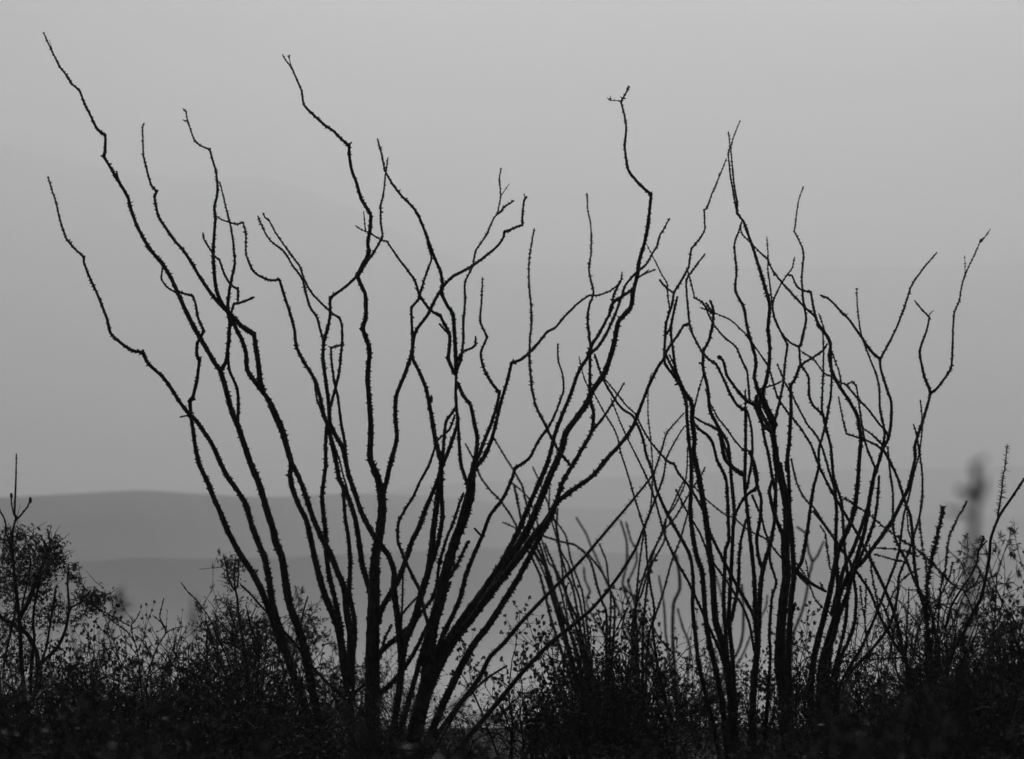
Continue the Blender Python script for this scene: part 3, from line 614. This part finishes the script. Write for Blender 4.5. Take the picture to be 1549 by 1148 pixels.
H.grow('1', "1246,819 1237,840 1229,850.5", (3.4, 4), '0', .4)

# ------------------------------------------------------------------ right edge: spiny stalks
K = Plant("ocotillo", "young ocotillo at the right edge with one thick leaning stem and a fuzzy upright stalk", "ocotillo",
          (1415, 1180), 25.8, spread=.5)
K.grow('0', "1565,705 1549,725 1531,752 1512,780 1499,814 1496.5,845 1486,897.6 1473,926 1454.7,963 1436.4,997 1425,1060", (3.6, 6.4), None, .5)
K.grow('1', "1523.5,672 1522,690 1520,708 1517,722 1515,745 1512,765 1509,781", (1.4, 3), '0', 1.6, sp_len=1.7)
K.grow('2', "1493,818 1481,831 1478,850 1469,870 1455,890 1440,915 1430,950", (2.6, 4), '0', .5)
K.grow('3', "1488,811 1483,830", (3, 2.4), '0', 2)

Q = Plant("cane_cholla", "tangled bush of thin fuzzy spiny canes fanning up just left of the right edge", "bush", (1405, 1120), 25.2, spread=.8, mat=M_twig)
for i, (t, w_, sp_) in enumerate([
    ("1427.5,766 1425,782 1420,800 1416,822 1411,840 1405,870 1402,905", (3.6, 5), 2.2),
    ("1463,757 1455,773 1449,782 1444,795 1436,810 1433,830 1431,856 1422,900", (1.4, 3), 1.7),
    ("1391,784 1393,806 1395,826 1398,845 1402,862", (1.2, 2), 1.6),
    ("1315,822 1318,860 1322,885 1330,920", (1.2, 2), 1.6), ("1276,752 1290,762 1306,772 1325,786 1340,800 1362,815 1385,830 1408,850 1425,868 1437,880", (1.2, 3.2), 1.5),
    ("1240,794 1248,806 1252,835 1256,862", (1.1, 1.6), 1.6), ("1372,774 1374,800 1380,822 1386,838", (1.1, 2), 1.4),
    ("1310,875 1310,900 1308,930 1310,960 1316,1000", (1.2, 2.2), 1.4), ("1301,885 1304,915 1309,940", (1, 1.5), 1.4),
    ("1375,888 1374,915 1372,945 1370,1000", (1.4, 3), 1.2), ("1441,850 1437,870 1428,890 1418,915 1411,950", (1.6, 3), 1.4),
    ("1484,862 1478,880 1462,895 1449,890 1437,880 1428,868", (1.6, 2.2), 1), ("1458,892 1466,910 1472,925", (2, 2.4), .5),
    ("1323,838 1350,846 1372,850", (1.3, 1.8), 1.5), ("1318,828 1345,830 1364,832 1390,842", (1.2, 1.8), 1.5),
    ("1200,848 1213,862 1219,872 1226,888 1232,905 1245,920 1260,930", (1.2, 2), 1.4), ("1218,845 1221,858 1224,875", (1, 1.4), 1.4), ("1240,880 1245,890 1250,895", (1.2, 1.4), 1.4),
    ("1340,925 1350,900 1362,880 1375,868 1392,860", (1.2, 2), 1.2), ("1344,1000 1350,960 1340,925 1330,905", (2, 3), 1.2)]):
    K2 = Q.grow(str(i), t, w_, None, sp_, to_base=(1405, 1120) if i in (0, 1, 2, 10) else False, step=6, sides=5, name="cane")

# ------------------------------------------------------------------ blurred stalk close to the camera
W = Plant("desert_stalk", "strongly blurred dark stalk with short side twigs close to the camera at the right edge", "plant", (1450, 1500), 5.4, spread=.1, mat=M_twig)
W.grow('0', "1473,703 1478,728 1477,745 1476,770 1473,800 1470,850 1466,930 1458,1050 1452,1250", (11, 13), None, .8, sides=8)
W.grow('1', "1450,740 1464,747 1479,751", (9, 20), '0', .4)
W.grow('2', "1490,694 1482,699 1473,707", (7, 9), '0', .4)
W.grow('3', "1490,722 1489,738 1480,755", (6, 10), '0', .4)
W.grow('4', "1430,771 1450,775 1474,779", (7, 9), '0', .4)
W2 = Plant("desert_stalk", "blurred slim stalk close to the camera above the left bushes", "plant", (296, 1500), 6.5, spread=.1, mat=M_twig)
W2.grow('0', "293,902 296,940 296,990 297,1060 297,1250", (4, 9), None, .8, sides=8)
W2.grow('1', "289,925 292,945 296,962", (4, 7), '0', .4)

# ------------------------------------------------------------------ shrubs
def grow_shrub(seed, n_main, spread, wander, twig_n, leaf, leaf_size, leaf_n, droop=0., up=.25, levels=3, curl=0.):
    """unit-height shrub around the origin; returns (woody MB, leaf MB)"""
    r = random.Random(seed); wood, lv = MB(), MB()
    def leafat(p, d):
        s = leaf_size * r.uniform(.6, 1.3)
        dd = d + np.array([r.gauss(0, .6), r.gauss(0, .6), r.gauss(0, .6) - droop]); dd /= np.linalg.norm(dd) + 1e-9
        sd = np.cross(dd, [r.gauss(0, 1), r.gauss(0, 1), r.gauss(0, 1)]); sd /= np.linalg.norm(sd) + 1e-9
        wv = sd * s * (.30 if leaf == 'oval' else .13)
        L_ = s * (1 if leaf == 'oval' else 1.9)
        lv.add([p, p + dd * L_ * .45 + wv, p + dd * L_, p + dd * L_ * .45 - wv], [(0, 1, 2, 3)])
    def branch(p, d, length, rad, level):
        nseg = (6, 4, 2)[level]
        pts, ps = [p.copy()], p.copy()
        cv = np.array([r.gauss(0, curl), r.gauss(0, curl), r.gauss(0, curl)])
        for i in range(nseg):
            d = d + np.array([r.gauss(0, wander), r.gauss(0, wander), r.gauss(0, wander) + up * .12 - droop * .25 * level]) + cv
            d /= np.linalg.norm(d)
            ps = ps + d * length / nseg * r.uniform(.8, 1.2)
            pts.append(ps.copy())
            if level < levels - 1 and i > 0:
                for _ in range(twig_n[level]):
                    if r.random() < .75:
                        q = d * .8 + np.array([r.gauss(0, .75), r.gauss(0, .75), r.gauss(.05, .5)])
                        branch(ps.copy(), q / np.linalg.norm(q), length * r.uniform(.3, .5), rad * .5, level + 1)
            if level == levels - 1 and leaf:
                for _ in range(leaf_n): leafat(ps, d)
        R = np.linspace(rad, rad * .4, len(pts))
        tube(wood, pts, R, 4 if level == 0 else 3, caps=False)
        if leaf and level >= levels - 2:
            for _ in range(leaf_n * 2): leafat(pts[-1], d)
    for k in range(n_main):
        a = r.uniform(0, 2 * math.pi); t = r.uniform(.05, 1) * spread
        d = np.array([math.cos(a) * t, math.sin(a) * t, 1.0]); d /= np.linalg.norm(d)
        branch(np.array([math.cos(a) * .03, math.sin(a) * .03, -.03]), d, r.uniform(.62, .95), .011, 0)
    return wood, lv

TEMPL = {}
def template(kind, i):
    key = (kind, i)
    if key not in TEMPL:
        sd = hash_seed(kind, i)
        if kind == 'creosote': g = grow_shrub(sd, 15, 1.1, .22, (2, 2), 'oval', .020, 6)
        if kind == 'open': g = grow_shrub(sd, 9, .9, .17, (1, 3), 'oval', .024, 6)
        if kind == 'twiggy': g = grow_shrub(sd, 18, 1.1, .30, (2, 2), 'oval', .014, 2)
        if kind == 'bare': g = grow_shrub(sd, 14, 1.1, .30, (2, 2), None, 0, 0, curl=.16)
        if kind == 'mesquite': g = grow_shrub(sd, 10, 1.1, .28, (2, 2), 'strap', .022, 7, droop=.5)
        zs = np.sort(g[0].arrays()[:, 2]); top = zs[int(len(zs) * .995)]       # unit height
        for mb in g: mb.v = [v * (1.0, 1.0, .98 / top) for v in mb.v]
        TEMPL[key] = g
    return TEMPL[key]
def hash_seed(kind, i): return sum(ord(c) for c in kind) * 13 + i * 101

MESH = {}
def tmesh(kind, i):
    if (kind, i) not in MESH:
        wd, lf = template(kind, i); r = []
        for nm, mb, mt in (("branches", wd, M_twig), ("foliage", lf, M_leaf)):
            if mb.n == 0: r.append(None); continue
            me = bpy.data.meshes.new(kind + "_" + nm); me.from_pydata(mb.arrays().tolist(), [], mb.f); me.materials.append(mt)
            r.append(me)
        MESH[(kind, i)] = r
    return MESH[(kind, i)]

def shrub(px, py_top, Y, width_px, kind, i, label, name="shrub", cat="bush", rot=0., group=None):
    x, _, zt = at(px, py_top, Y)
    zg = ground_z(x, Y) - .02
    H_ = max(.15, zt - zg)
    W_ = width_px / F_PX * Y
    root = empty(name, (x, Y, zg), label, cat, group)
    root.rotation_euler = (0, 0, rot)
    # the template is about .95 high and 1.0 wide
    root.scale = (max(W_, H_ * .7), max(W_, H_ * .7), H_ / .98)
    for nm, me in zip(("branches", "foliage"), tmesh(kind, i)):
        if me is None: continue
        o = bpy.data.objects.new(nm, me); COL.objects.link(o); o.parent = root
        if nm == "foliage": o['kind'] = 'stuff'
    return root

SH = [
 (150, 935, 24.2, 150, 'creosote', 0, "dense dark rounded bush in front of the left tree's right side"),
 (214, 950, 25.6, 110, 'bare', 0, "bare bush of curling twigs right of the dark rounded bush at left"),
 (262, 915, 29.5, 110, 'mesquite', 3, "soft leafy bush behind the bare curling twigs at left"),
 (322, 925, 25.2, 130, 'twiggy', 0, "twiggy bush just left of the feet of the leftmost ocotillo stems"),
 (395, 905, 30.5, 150, 'mesquite', 1, "feathery bush behind the leftmost ocotillo stems"),
 (478, 905, 31.0, 110, 'mesquite', 2, "drooping leafy bush between the left ocotillo's outer and middle stems"),
 (528, 985, 32.0, 100, 'creosote', 1, "low blurred bush behind the middle stems of the left ocotillo"),
 (606, 985, 32.0, 110, 'twiggy', 1, "blurred twiggy bush behind the thickest stem of the left ocotillo"),
 (775, 928, 25.8, 120, 'open', 0, "small open creosote bush with tufted leaves right of the left ocotillo's foot"),
 (868, 908, 26.2, 130, 'creosote', 2, "leafy creosote bush below the far thin ocotillo"),
 (945, 893, 26.4, 150, 'creosote', 3, "tallest leafy creosote bush, in the middle between the big ocotillos"),
 (1012, 965, 28.0, 100, 'twiggy', 2, "low twiggy bush at the left foot of the upright sheaf"),
 (1062, 985, 32.0, 130, 'creosote', 4, "soft blurred bush seen through the feet of the upright sheaf"),
 (1140, 990, 26.6, 110, 'open', 1, "sparse bush between the feet of the two right-hand ocotillos"),
 (1212, 928, 26.2, 110, 'open', 2, "pale-gapped small-leaved bush standing between the two thick trunks at right"),
 (1290, 935, 26.0, 150, 'twiggy', 3, "fine twiggy bush at the foot of the rightmost ocotillo"),
 (1352, 890, 26.8, 150, 'bare', 1, "bare thin-twigged bush right of the rightmost ocotillo's foot"),
 (1418, 850, 26.4, 120, 'twiggy', 4, "dense dark twig bush below the fuzzy canes near the right edge"),
 (1458, 890, 24.6, 110, 'bare', 2, "bare arching bush in front of the leaning stem near the right edge"),
 (1530, 815, 31.5, 190, 'mesquite', 4, "feathery arching bush filling the lower right corner's top"),
 (1500, 930, 23.0, 190, 'twiggy', 5, "near dark twiggy bush in the lower right corner"),
 (445, 1010, 24.0, 150, 'bare', 3, "low bare bush in front of the left ocotillo's outer stems"),
 (20, 930, 29.0, 160, 'mesquite', 1, "dark leafy bush under the crown of the left tree"),
 (100, 945, 29.6, 120, 'mesquite', 2, "soft leafy bush between the left tree's trunk and the rounded bush"),
 (350, 955, 26.0, 140, 'creosote', 2, "dark small-leaved bush just left of where the outermost ocotillo stems cross"),
 (690, 1055, 27.5, 110, 'mesquite', 3, "low leafy bush right of the left ocotillo's thickest trunk base"),
 (905, 955, 25.0, 130, 'creosote', 0, "dark near creosote bush in front of the tallest creosote"),
 (1250, 975, 24.6, 120, 'creosote', 3, "dark creosote bush in front of the rightmost ocotillo's trunk"),
 (1395, 930, 24.9, 130, 'mesquite', 4, "leafy dark bush at the base of the fuzzy canes"),
 (1462, 838, 30.5, 190, 'bare', 0, "tall tangle of bare twigs behind the thick leaning stem near the right edge"),
 (1540, 870, 24.8, 130, 'creosote', 2, "dark leafy bush cut by the right edge of the picture"),
 (565, 1048, 22.5, 130, 'creosote', 3, "dark bush in front of the largest ocotillo's thickest trunk"),
 (640, 1055, 22.0, 130, 'twiggy', 3, "dark twiggy bush in front of the largest ocotillo's right-leaning stems"),
 (500, 1050, 22.8, 120, 'mesquite', 2, "dark leafy bush in front of the feet of the largest ocotillo's left stems"),
 (60, 985, 23.8, 200, 'twiggy', 6, "dark twiggy bush at the foot of the left tree"),
]
rr = random.Random(3)
for (px, py, Y, wd, kind, i, lab) in SH:
    shrub(px, py, Y, wd, kind, i, lab, rot=rr.uniform(0, 6.28))

M_dry = mat_basic("dry_brush", .14, .24, 30, .8, 0, (1, 1, 1), .2, 2)
DRY = {}
for (px, py, Y, wd, lab) in [(1258, 1108, 9.0, 60, "pale dry brush tuft close to the camera, low under the rightmost ocotillo"), (1368, 1112, 8.5, 70, "pale dry brush tuft close to the camera, between two others at bottom right"),
                             (1452, 1085, 9.5, 60, "pale dry brush tuft close to the camera, nearest the lower right corner")]:
    x, _, zt = at(px, py, Y); zg = ground_z(x, Y) - .02
    root = empty("dry_tuft", (x, Y, zg), lab, "brush")
    W_ = .35; root.scale = (W_, W_, (zt - zg) / .98); root.rotation_euler = (0, 0, px)
    for nm, me0 in zip(("branches", "foliage"), tmesh('open', 0)):
        if nm not in DRY:
            DRY[nm] = me0.copy(); DRY[nm].materials.clear(); DRY[nm].materials.append(M_dry)
        o = bpy.data.objects.new(nm, DRY[nm]); COL.objects.link(o); o.parent = root
        if nm == "foliage": o['kind'] = 'stuff'

# ------------------------------------------------------------------ small trees, limbs traced, leaf sprays on them
def leaf_spray(mb, c, rad, n, r, size, droop=.9):
    """hanging feathery leaves scattered in a loose clump, each on its own twiglet"""
    for _ in range(n):
        o = np.array([r.gauss(0, .45), r.gauss(0, .45), r.gauss(0, .45)]) * rad
        p = np.array(c) + o
        for _ in range(4):
            s = size * r.uniform(.5, 1.3)
            d = np.array([r.gauss(0, .7), r.gauss(0, .7), -droop + r.gauss(0, .5)]); d /= np.linalg.norm(d)
            sd = np.cross(d, [r.gauss(0, 1), r.gauss(0, 1), r.gauss(0, 1)]); sd /= np.linalg.norm(sd) + 1e-9
            wv = sd * s * .17
            mb.add([p, p + d * s * .5 + wv, p + d * s, p + d * s * .5 - wv], [(0, 1, 2, 3)])

def small_tree(name, label, base, Y, limbs, clumps, seed, leafs=.032):
    T = Plant(name, label, "tree", base, Y, spread=.8, mat=M_twig)
    r = random.Random(seed)
    for i, (t, w_, nm) in enumerate(limbs):
        T.grow(str(i), t, w_, None if i == 0 else '0', .25, name=nm, to_base=None if i == 0 else False)
    tw, lf = MB(), MB()
    for (cx, cy, rp, n) in clumps:
        Yc = Y + r.uniform(-.3, .3)
        c = at(cx, cy, Yc); rad = rp / F_PX * Y
        leaf_spray(lf, c, rad * 1.35, int(n * 4.4), r, leafs * .85)
        for _ in range(max(6, n // 2)):
            a = np.array(at(cx + r.gauss(0, rp * .4), cy + r.gauss(0, rp * .4), Yc + r.gauss(0, rad * .4)))
            b = a + np.array([r.gauss(0, .6), r.gauss(0, .5), r.uniform(-.2, 1)]) * rad * 1.7
            m = (a + b) / 2 + np.array([r.gauss(0, .1), r.gauss(0, .1), r.gauss(0, .1)]) * rad
            tube(tw, [a, m, b], [.0035, .003, .0015], 3)
    tag(tw.build("twigs", M_twig, T.root), kind='stuff')
    f = lf.build("foliage", M_leaf, T.root, smooth=False); f['kind'] = 'stuff'
    return T

small_tree("mesquite_tree", "small dark mesquite at the left edge with a long bare spike rising above its crown", (48, 1190), 28.6, [
    ("24.8,686.6 24,728 22,778 24.8,783 19,804 19,830 21,860 24,890 29,930 31,970 33,1010 40,1080", (2, 10), "trunk"),
    ("17,749 17.5,762 21,779", (2.2, 2.4), "limb"), ("45.5,757 42,766 36.6,773 31,780 24.8,786", (2.4, 3), "limb"),
    ("45.8,753 46,760", (4.5, 4), "pod"), ("17,747 17.5,753", (4.5, 4), "pod"),
    ("-4,762 0,773 6,783 9,794 9,807 14,818 19,835", (2.4, 3), "limb"),
    ("72,800 76,825 66,850 52,885 40,915 31,935", (2.4, 6), "limb"), ("90,850 72,856 56,880 47,905 36,925", (2, 5), "limb"),
    ("42,822 46,848 44,870 36,905 31,935", (2, 3.4), "limb"), ("84,890 79,925 75,950 70,980 60,1010 52,1050", (3, 5), "limb"),
    ("104.5,858 102,880 104.5,918.5 100,950 89,976 75,992 62.7,1003 56,1020", (2.4, 6.5), "limb"),
    ("146,892 135,905 122,912 108,918 103,930", (2.2, 3.4), "limb"), ("-5,928 8,938 24,947 42,960 56,990 60,1040", (6, 8), "limb"),
    ("5,1010 12,975 20,940 25,910", (3, 4), "limb"), ("62,872 54,905 50,940 52,965 48,1000 46,1050", (3, 6), "limb"),
    ], [(28, 812, 18, 26), (10, 822, 16, 26), (30, 840, 20, 30), (8, 850, 20, 32), (55, 835, 16, 22), (80, 822, 14, 26), (72, 845, 18, 40), (86, 845, 14, 26),
        (62, 868, 20, 36), (30, 870, 20, 34), (6, 885, 20, 30), (62, 900, 18, 28), (46, 880, 16, 24), (18, 905, 18, 24), (150, 905, 15, 28), (128, 903, 15, 34), (140, 918, 12, 18),
        (104, 870, 10, 12), (112, 856, 8, 6), (118, 875, 6, 5), (84, 918, 14, 16), (100, 935, 14, 14), (70, 935, 18, 20), (36, 940, 22, 26), (10, 950, 22, 30), (56, 815, 12, 10), (5, 1000, 24, 30), (35, 990, 26, 30)], 5)

small_tree("mesquite_tree", "thin leafy mesquite sapling behind the outermost stems of the left ocotillo", (375, 1180), 30.5, [
    ("356,842 355,862 355,885 359,905 361,930 366,960 372,1000 378,1060", (2, 9), "trunk"),
    ("338,838 342,855 345,870 350,885 355,893", (2, 3.4), "limb"), ("360,850 361,870 358,890", (1.8, 2.4), "limb"),
    ("346,912 348,925 353,940 358,960", (2.4, 4), "limb"), ("375,930 380,950 388,970 392,1000 386,1040", (3, 5), "limb"),
    ("410,950 402,965 392,985 384,1010", (2, 4), "limb"), ("323,925 332,940 346,955 358,980", (2, 3), "limb"),
    ("466,902 462,914 458,930 455,945 450,965 440,1000 420,1050 400,1110", (2.2, 6), "limb"),
    ], [(341, 850, 10, 10), (352, 862, 12, 14), (360, 850, 10, 8), (350, 880, 12, 10), (343, 910, 10, 8), (352, 925, 14, 14), (330, 945, 18, 22), (365, 950, 18, 26), (385, 945, 16, 20),
        (405, 960, 16, 22), (345, 970, 22, 34), (380, 985, 22, 34), (415, 990, 18, 24), (320, 965, 14, 16), (465, 930, 16, 14), (478, 945, 14, 12), (470, 962, 10, 18), (455, 950, 12, 12), (440, 980, 18, 18), (490, 960, 8, 6)], 6)

def bare_bush(label, base, Y, seed, limbs, name="shrub"):
    T = Plant(name, label, "bush", base, Y, spread=.5, mat=M_twig)
    for i, (t, w_, tb) in enumerate(limbs):
        T.grow(str(i), t, w_, None if tb != 'p' else '0', .55, name="twig", to_base=None if tb == 1 else False, step=5, sides=5)
    return T
bare_bush("fine bare twigs arching over the dark bushes near the left, thin as wire", (228, 1190), 25.1, 1, [
    ("248,905 243,925 242,935 250,950 251,958 240,975 230,1000 222,1040", (1.6, 4), 1), ("277,948 262,951 250,958", (1.4, 2), 'p'),
    ("231,931 238,936 244,942 249,950", (1.2, 1.8), 'p'), ("274,940 270,955", (1, 1.4), 'p'), ("212,924 207,935 199,945 200,960 205,975 210,1000", (1.5, 3), 1),
    ("145,918 160,927 178,937 197,947", (1.5, 2), 'p'), ("150,922 172,941 192,955 203,970", (1.2, 2), 'p'), ("203,960 214,968 222,980", (1.4, 2), 'p'), ("210,969 220,970 224,985", (1.2, 2), 'p')])
bare_bush("hooked wiry twigs between the bare twigs and the outermost ocotillo stem", (322, 1190), 25.0, 2, [
    ("274,881 284,895 295,905 305,918 314,930 322,945 332,970 345,1000 352,1050", (1.6, 3.4), 1),
    ("303,948 306,941 311,940 314,948 313,975 314,1010 308,1024 303,1030", (2, 2.6), 'p'), ("334,935 322,941 314,946", (1.2, 1.6), 'p'),
    ("318,960 325,982 333,1005 345,1030", (1.4, 2.4), 'p'), ("294,1060 300,1030 314,1000 330,985", (2, 2.4), 'p'), ("372,915 378,940 382,965 388,990", (1.2, 2), 'p')])
bare_bush("dark thin branching twigs with wet drops, low in front of the rightmost ocotillo", (1440, 1190), 24.4, 3, [
    ("1478,1010 1467,1035 1450,1060 1442,1090", (1.6, 4), 1), ("1300,1125 1318,1120 1326,1127 1340,1135", (1.6, 3), 1),
    ("1490,985 1480,1000 1474,1020", (1.2, 2), 'p')])
bare_bush("sloping twigs holding wet drops at the bottom left of the big ocotillo", (420, 1195), 24.3, 4, [
    ("450,1064 437,1074 424,1090 408,1110 395,1130", (2, 4), 1), ("468,1134 460,1148 452,1165", (2, 4), 1), ("372,1128 350,1140 330,1155", (1.6, 3), 1),
    ("527,1136 520,1148 510,1165", (1.6, 3), 1), ("400,1077 420,1070 440,1040 444,1020", (2, 2.5), 'p')])

# wet drops on the twigs
def drops(pts, Y, name_label):
    root = empty("water_drops", at(pts[0][0], pts[0][1], Y), name_label, "drops")
    for (x, y, rp) in pts:
        mb = MB(); c = np.array(at(x, y, Y)); R_ = rp / F_PX * Y
        n1, n2 = 6, 8; V = [c + [0, 0, R_]]; F = []
        for i in range(1, n1):
            th = math.pi * i / n1
            for j in range(n2):
                ph = 2 * math.pi * j / n2
                V.append(c + R_ * np.array([math.sin(th) * math.cos(ph), math.sin(th) * math.sin(ph), math.cos(th)]))
        V.append(c - [0, 0, R_])
        for j in range(n2):
            F.append((0, 1 + j, 1 + (j + 1) % n2)); F.append((len(V) - 1, 1 + (n1 - 2) * n2 + (j + 1) % n2, 1 + (n1 - 2) * n2 + j))
            for i in range(n1 - 2): F.append((1 + i * n2 + j, 1 + (i + 1) * n2 + j, 1 + (i + 1) * n2 + (j + 1) % n2, 1 + i * n2 + (j + 1) % n2))
        mb.add(V, F); mb.build("drop", M_drop, root)
    return root
drops([(1476, 1021, 1.6), (1471, 1028, 1.2), (1467, 1035, 1.9), (1461, 1043, 1.2), (1458, 1048, 1.4), (1454, 1054, 1.2), (1451, 1058, 2.3)], 24.3, "bright water drops in a sloping line on the thin twig low at right")
drops([(449, 1065, 1.6), (446, 1067, 1.4), (442, 1070, 1.8), (438, 1073, 1.5), (434, 1077, 1.2), (413, 1117, 1.6), (402, 1130, 1.4)], 24.2, "bright water drops on the sloping twig left of the big ocotillo's foot")
drops([(530, 1043, 1.8), (543, 1060, 2.0), (572, 1064, 1.8), (597, 1021, 1.4), (655, 1053, 1.4)], 24.6, "few bright water drops among the big ocotillo's lowest stems")
drops([(1323, 1128, 1.4), (1318, 1129, 1.2), (1265, 1089, 1.5), (1357, 1096, 1.3), (1196, 1098, 1.2), (1541, 1102, 1.3)], 24.3, "scattered tiny water drops on the dark brush at bottom right")

# ------------------------------------------------------------------ undergrowth nobody could count: one object
line = [(-60, 940), (0, 955), (60, 985), (130, 960), (200, 985), (280, 985), (340, 975), (400, 985), (480, 1025), (560, 1058), (620, 1052), (690, 1080), (760, 1065), (820, 1030), (900, 995),
        (1000, 1020), (1100, 1035), (1200, 1010), (1300, 1005), (1380, 965), (1450, 960), (1549, 925), (1620, 910)]
LX, LY = zip(*line)
kinds = [('creosote', 0), ('creosote', 2), ('twiggy', 0), ('twiggy', 3), ('twiggy', 5), ('bare', 1), ('mesquite', 1)]
N_UNDER = 85
ru = random.Random(11)
def loops_of(mb):
    lt = np.array([len(f) for f in mb.f], dtype=np.int64)
    return np.fromiter((i for f in mb.f for i in f), dtype=np.int64, count=int(lt.sum())), lt
TL = {}
VV, LP, LT, MI, nv = [], [], [], [], 0
def put(kd, x, y, zg, W_, H_, a):
    global nv
    if kd not in TL: TL[kd] = [(mb.arrays(), *loops_of(mb), q) for q, mb in enumerate(template(*kd)) if mb.n]
    ca, sa = math.cos(a), math.sin(a)
    for v, lp, lt, q in TL[kd]:
        X = v[:, 0] * ca - v[:, 1] * sa; Yv = v[:, 0] * sa + v[:, 1] * ca
        VV.append(np.stack([X * W_ + x, Yv * W_ + y, v[:, 2] * H_ / .98 + zg], 1))
        LP.append(lp + nv); LT.append(lt); MI.append(np.full(len(lt), q, dtype=np.int32)); nv += len(v)
for k in range(N_UNDER):
    px = -80 + 1720 * ((k * 0.61803) % 1.0)
    band = ru.random()
    if band < .66: Y = ru.uniform(21.5, 37); drop = ru.uniform(0, 110)
    elif band < .86: Y = ru.uniform(12, 21); drop = ru.uniform(60, 130)
    else: Y = ru.uniform(7, 11); drop = ru.uniform(125, 165)
    py = np.interp(px, LX, LY) + drop
    x, _, zt = at(px, py, Y)
    zg = ground_z(x, Y) - .02
    H_ = zt - zg
    if H_ < .12: continue
    W_ = max(ru.uniform(130, 210) / F_PX * 25, H_ * .85)
    put(kinds[k % len(kinds)], x, Y, zg, W_, H_, ru.uniform(0, 6.28))
me = bpy.data.meshes.new("desert_undergrowth")
V = np.concatenate(VV); LPa = np.concatenate(LP).astype(np.int32); LTa = np.concatenate(LT).astype(np.int32)
me.vertices.add(len(V)); me.vertices.foreach_set('co', V.astype(np.float32).ravel())
me.loops.add(len(LPa)); me.loops.foreach_set('vertex_index', LPa)
me.polygons.add(len(LTa)); me.polygons.foreach_set('loop_start', np.concatenate([[0], np.cumsum(LTa)[:-1]]).astype(np.int32))
me.materials.append(M_twig); me.materials.append(M_leaf)
me.polygons.foreach_set('material_index', np.concatenate(MI))
me.update(calc_edges=True); me.validate()
o = bpy.data.objects.new("desert_undergrowth", me); COL.objects.link(o)
tag(o, label="low tangled desert brush and leaves massed along the bottom of the view", cat="undergrowth", kind='stuff')
F = LTa
